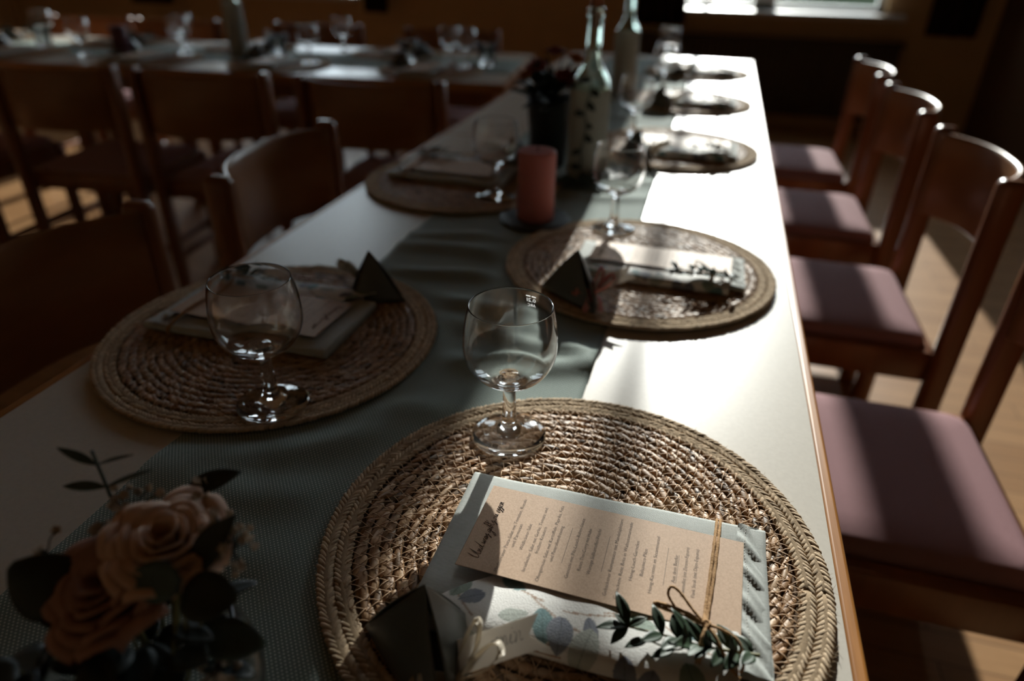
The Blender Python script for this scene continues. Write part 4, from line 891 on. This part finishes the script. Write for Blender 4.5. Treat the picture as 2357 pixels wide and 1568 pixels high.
stemmed('ruscus_leaf', 'dark pointed leaf standing upright right of the peach rose', GE, 'leaf', rt, [rt, (-0.352, 0.17, 0.82), (-0.345, 0.175, 0.850)], [((-0.358, 0.183, 0.858), (0.45, 0.35, 0.75), (-0.3, -0.8, 0.3), 0.042, 0.017)], darkleaf)
stemmed('eucalyptus_leaf', 'blue green leaf behind the small cream blossoms', GE, 'leaf', rt, [rt, (-0.385, 0.185, 0.82), (-0.398, 0.212, 0.855)], [((-0.400, 0.208, 0.856), (0.75, 0.6, 0.25), (-0.1, -0.5, 0.9), 0.035, 0.016)], eucal)
stemmed('eucalyptus_leaf', 'dark leaf hanging low over the bowl at the bottom left', GE, 'leaf', rt, [rt, (-0.41, 0.14, 0.80), (-0.425, 0.135, 0.825)], [((-0.424, 0.135, 0.826), (-0.5, -0.7, 0.0), (0.1, 0.1, 1), 0.034, 0.03), ((-0.424, 0.135, 0.822), (0.3, -0.9, -0.1), (0.1, 0.1, 1), 0.03, 0.028), ((-0.42, 0.14, 0.822), (-0.9, -0.1, -0.2), (0.1, 0.1, 1), 0.03, 0.028)], darkleaf, round_=0.9)
stemmed('eucalyptus_leaf', 'dull green leaf under the right side of the peach rose', GE, 'leaf', rt, [rt, (-0.345, 0.17, 0.80), (-0.338, 0.176, 0.83)], [((-0.348, 0.172, 0.832), (0.9, 0.2, -0.1), (0, -0.5, 0.9), 0.032, 0.02)], eucal, round_=0.9)
r2 = random.Random(77); LV = []
for k in range(46):
    a = r2.uniform(0, 2 * PI); q = r2.uniform(0.006, 0.034); z = vz + r2.uniform(0.062, 0.098); d = Vector((math.cos(a), math.sin(a), r2.uniform(-0.35, 0.45)))
    LV.append(((VX + q * math.cos(a), VY + q * math.sin(a), z), d, (r2.uniform(-.3, .3), r2.uniform(-.3, .3), 1), r2.uniform(0.020, 0.030), r2.uniform(0.012, 0.020)))
stemmed('filler_greenery', 'dark leafy filler packed under the roses in the near glass bowl', GE, 'greenery', rt, [rt, (VX, VY, vz + 0.05), (VX - 0.002, VY, vz + 0.085)], LV, darkleaf, round_=0.9)
def blossoms(lab, c, R, n, seed, el=(1, 1, 1)):
    e = empty('waxflower_sprig', rt); r2 = random.Random(seed); R0 = Vector(rt); b = MB(); s_ = MB(); c = Vector(c)
    s_.tube(spline([(0, 0, 0), (c - R0) * 0.5 + Vector((0.002, 0, 0.01)), c - R0], 6), 0.0010, 5)
    for k in range(n):
        while True:
            d = Vector((r2.uniform(-1, 1), r2.uniform(-1, 1), r2.uniform(-1, 1)))
            if d.length < 1: break
        p = c + Vector((d.x * el[0], d.y * el[1], d.z * el[2])) * R; s_.tube([c - R0 - Vector((0, 0, R * 0.4)), (c + p) / 2 - R0, p - R0], 0.0004, 4)
        up = Vector((r2.uniform(-1, 1), r2.uniform(-1, 0.3), r2.uniform(0.2, 1))).normalized(); q = Vector((0, 0, 1)).rotation_difference(up)
        b.sphere(p - R0, 0.0016, 5)
        for j in range(5):
            a = j * 1.2566; b.leaf(p - R0 + up * 0.0006, q @ Vector((math.cos(a), math.sin(a), 0.5)), up, 0.0030, 0.0026, 0.1, 0.1, 0.9, 3)
    s_.obj('stem', darkleaf, e); b.obj('blossoms', creamb, e, thick=0.0002); tag(e, lab, 'blossom sprig', 'cream blossom sprigs')
blossoms('cluster of tiny cream blossoms right of the peach rose', (-0.345, 0.203, 0.868), 0.017, 26, 1, (0.8, 1.0, 1.2))
blossoms('cluster of tiny cream blossoms behind the apricot rose', (-0.412, 0.207, 0.866), 0.019, 26, 2, (1.2, 1, 0.6))
blossoms('few tiny cream blossoms behind the top of the peach rose', (-0.382, 0.223, 0.872), 0.012, 10, 3, (1.3, 1, 0.5))
blossoms('few tiny cream blossoms at the far left by the dark leaf', (-0.437, 0.175, 0.862), 0.013, 10, 4)
blossoms('few cream blossoms inside the right rim of the bowl', (-0.337, 0.165, 0.815), 0.012, 14, 6)

# dark pot with red and orange flowers beside the vine bottle
PX, PY = -0.448, 1.385
pot = empty('flower_pot', (PX, PY, ZT + 0.003)); b = MB(); b.lathe([(0, 0.001), (0.034, 0), (0.036, 0.002), (0.045, 0.125), (0.047, 0.128), (0.045, 0.131), (0.043, 0.128), (0.035, 0.01), (0, 0.008)], 36); b.obj('pot', potm, pot)
b = MB(); b.lathe([(0, 0.118), (0.0425, 0.118)], 24); b.obj('soil', underm, pot); tag(pot, 'dark pot of red and orange flowers behind the pink candle', 'flower pot')
fo = empty('potted_flowers', (PX, PY, ZT + 0.12)); b = MB(); r2 = random.Random(8)
for k in range(110):
    a = r2.uniform(0, 2 * PI); el = r2.uniform(-0.1, 1.2); d = Vector((math.cos(a) * math.cos(el), math.sin(a) * math.cos(el), math.sin(el))); b.leaf(d * r2.uniform(0.005, 0.06) + Vector((0, 0, 0.005)), d + Vector((r2.uniform(-.4, .4), r2.uniform(-.4, .4), 0.2)), (r2.uniform(-.4, .4), r2.uniform(-.4, .4), 1), 0.04, 0.017, 0.2)
b.obj('foliage', darkleaf, fo, thick=0.0004); tag(fo, 'bushy dark green plant with red and orange blooms in the dark pot', 'plant')
for k, (dx, dy, dz, m) in enumerate([(0.035, -0.03, 0.06, redpet), (-0.02, -0.03, 0.075, redpet), (0.045, 0.02, 0.085, orpet), (0.0, 0.03, 0.095, redpet), (0.05, -0.01, 0.035, redpet), (-0.045, 0.0, 0.055, orpet)]):
    b = MB(); rose_bloom(b, (dx, dy, dz), (dx * 8, dy * 8 - 0.2, 1), 0.018, 30 + k, 4); b.obj('bloom', m, fo, thick=0.0005)

# eucalyptus laid round the foot of the vine bottle
e = empty('eucalyptus_garland', (-0.345, 1.255, ZT + 0.004)); b = MB(); s_ = MB(); r2 = random.Random(13)
P = spline([(-0.10, -0.045, 0.006), (-0.06, -0.02, 0.007), (0.0, 0.0, 0.010), (0.05, 0.03, 0.008), (0.07, 0.08, 0.007)], 10); s_.tube(P, 0.0015, 6); s_.obj('stem', twig_m, e)
for k, q in enumerate(P):
    for t in (-1, 1):
        b.leaf(q, (r2.uniform(-0.6, 0.6), t * 0.8, r2.uniform(0.0, 0.6)), (r2.uniform(-.3, .3), 0, 1), r2.uniform(0.022, 0.032), 0.016, 0.2, 0.1, 0.9)
b.obj('foliage', eucal, e, thick=0.0004); tag(e, 'small eucalyptus garland lying at the foot of the vine bottle', 'garland')

# ------------------------------------------------------------------ small glasses of greenery on the cross table
def posy(p, lab, seed, blooms=None, hgt=0.07, tumbler=True):
    r2 = random.Random(seed)
    if tumbler:
        b = MB(); b.lathe([(0, 0.004), (0.026, 0.0), (0.029, 0.002), (0.032, 0.075), (0.0315, 0.0765), (0.0302, 0.075), (0.0275, 0.010), (0, 0.009)], 32); g_ = b.obj('tumbler_vase', glass, loc=p); tag(g_, 'clear tumbler holding ' + lab, 'vase', 'tumbler vases')
    e = empty('posy', (p[0], p[1], p[2] + 0.012)); b = MB(); s_ = MB()
    for k in range(26):
        a = r2.uniform(0, 2 * PI); q = Vector((0.02 * math.cos(a), 0.02 * math.sin(a), r2.uniform(0.5, 1) * hgt)); d = Vector((math.cos(a), math.sin(a), r2.uniform(-0.1, 0.9)))
        b.leaf(q, d, (0, 0, 1), 0.034, 0.018, 0.2); s_.tube([(0, 0, 0.002), q * 0.6, q], 0.0008, 4)
    s_.obj('stem', twig_m, e); b.obj('foliage', darkleaf, e, thick=0.0004)
    if blooms:
        for k in range(4):
            b = MB(); a = k * 1.6; rose_bloom(b, (0.022 * math.cos(a), 0.022 * math.sin(a), hgt + 0.012), (math.cos(a), math.sin(a), 1.2), 0.02, seed + k, 4); b.obj('bloom', blooms, e, thick=0.0005)
    tag(e, lab, 'posy', 'greenery posies')
posy(trans(0.13, 0.36, ZT + 0.003), 'dark greenery at the right end of the cross table', 41)
posy(trans(0.44, 0.385, ZT + 0.003), 'low dark greenery before the corner setting of the cross table', 43, hgt=0.06)
posy(trans(0.98, 0.385, ZT + 0.003), 'dark greenery right of the white bottle on the cross table', 44)
posy(trans(2.02, 0.38, ZT + 0.003), 'posy with pale blooms at the left of the cross table', 45, creamb)
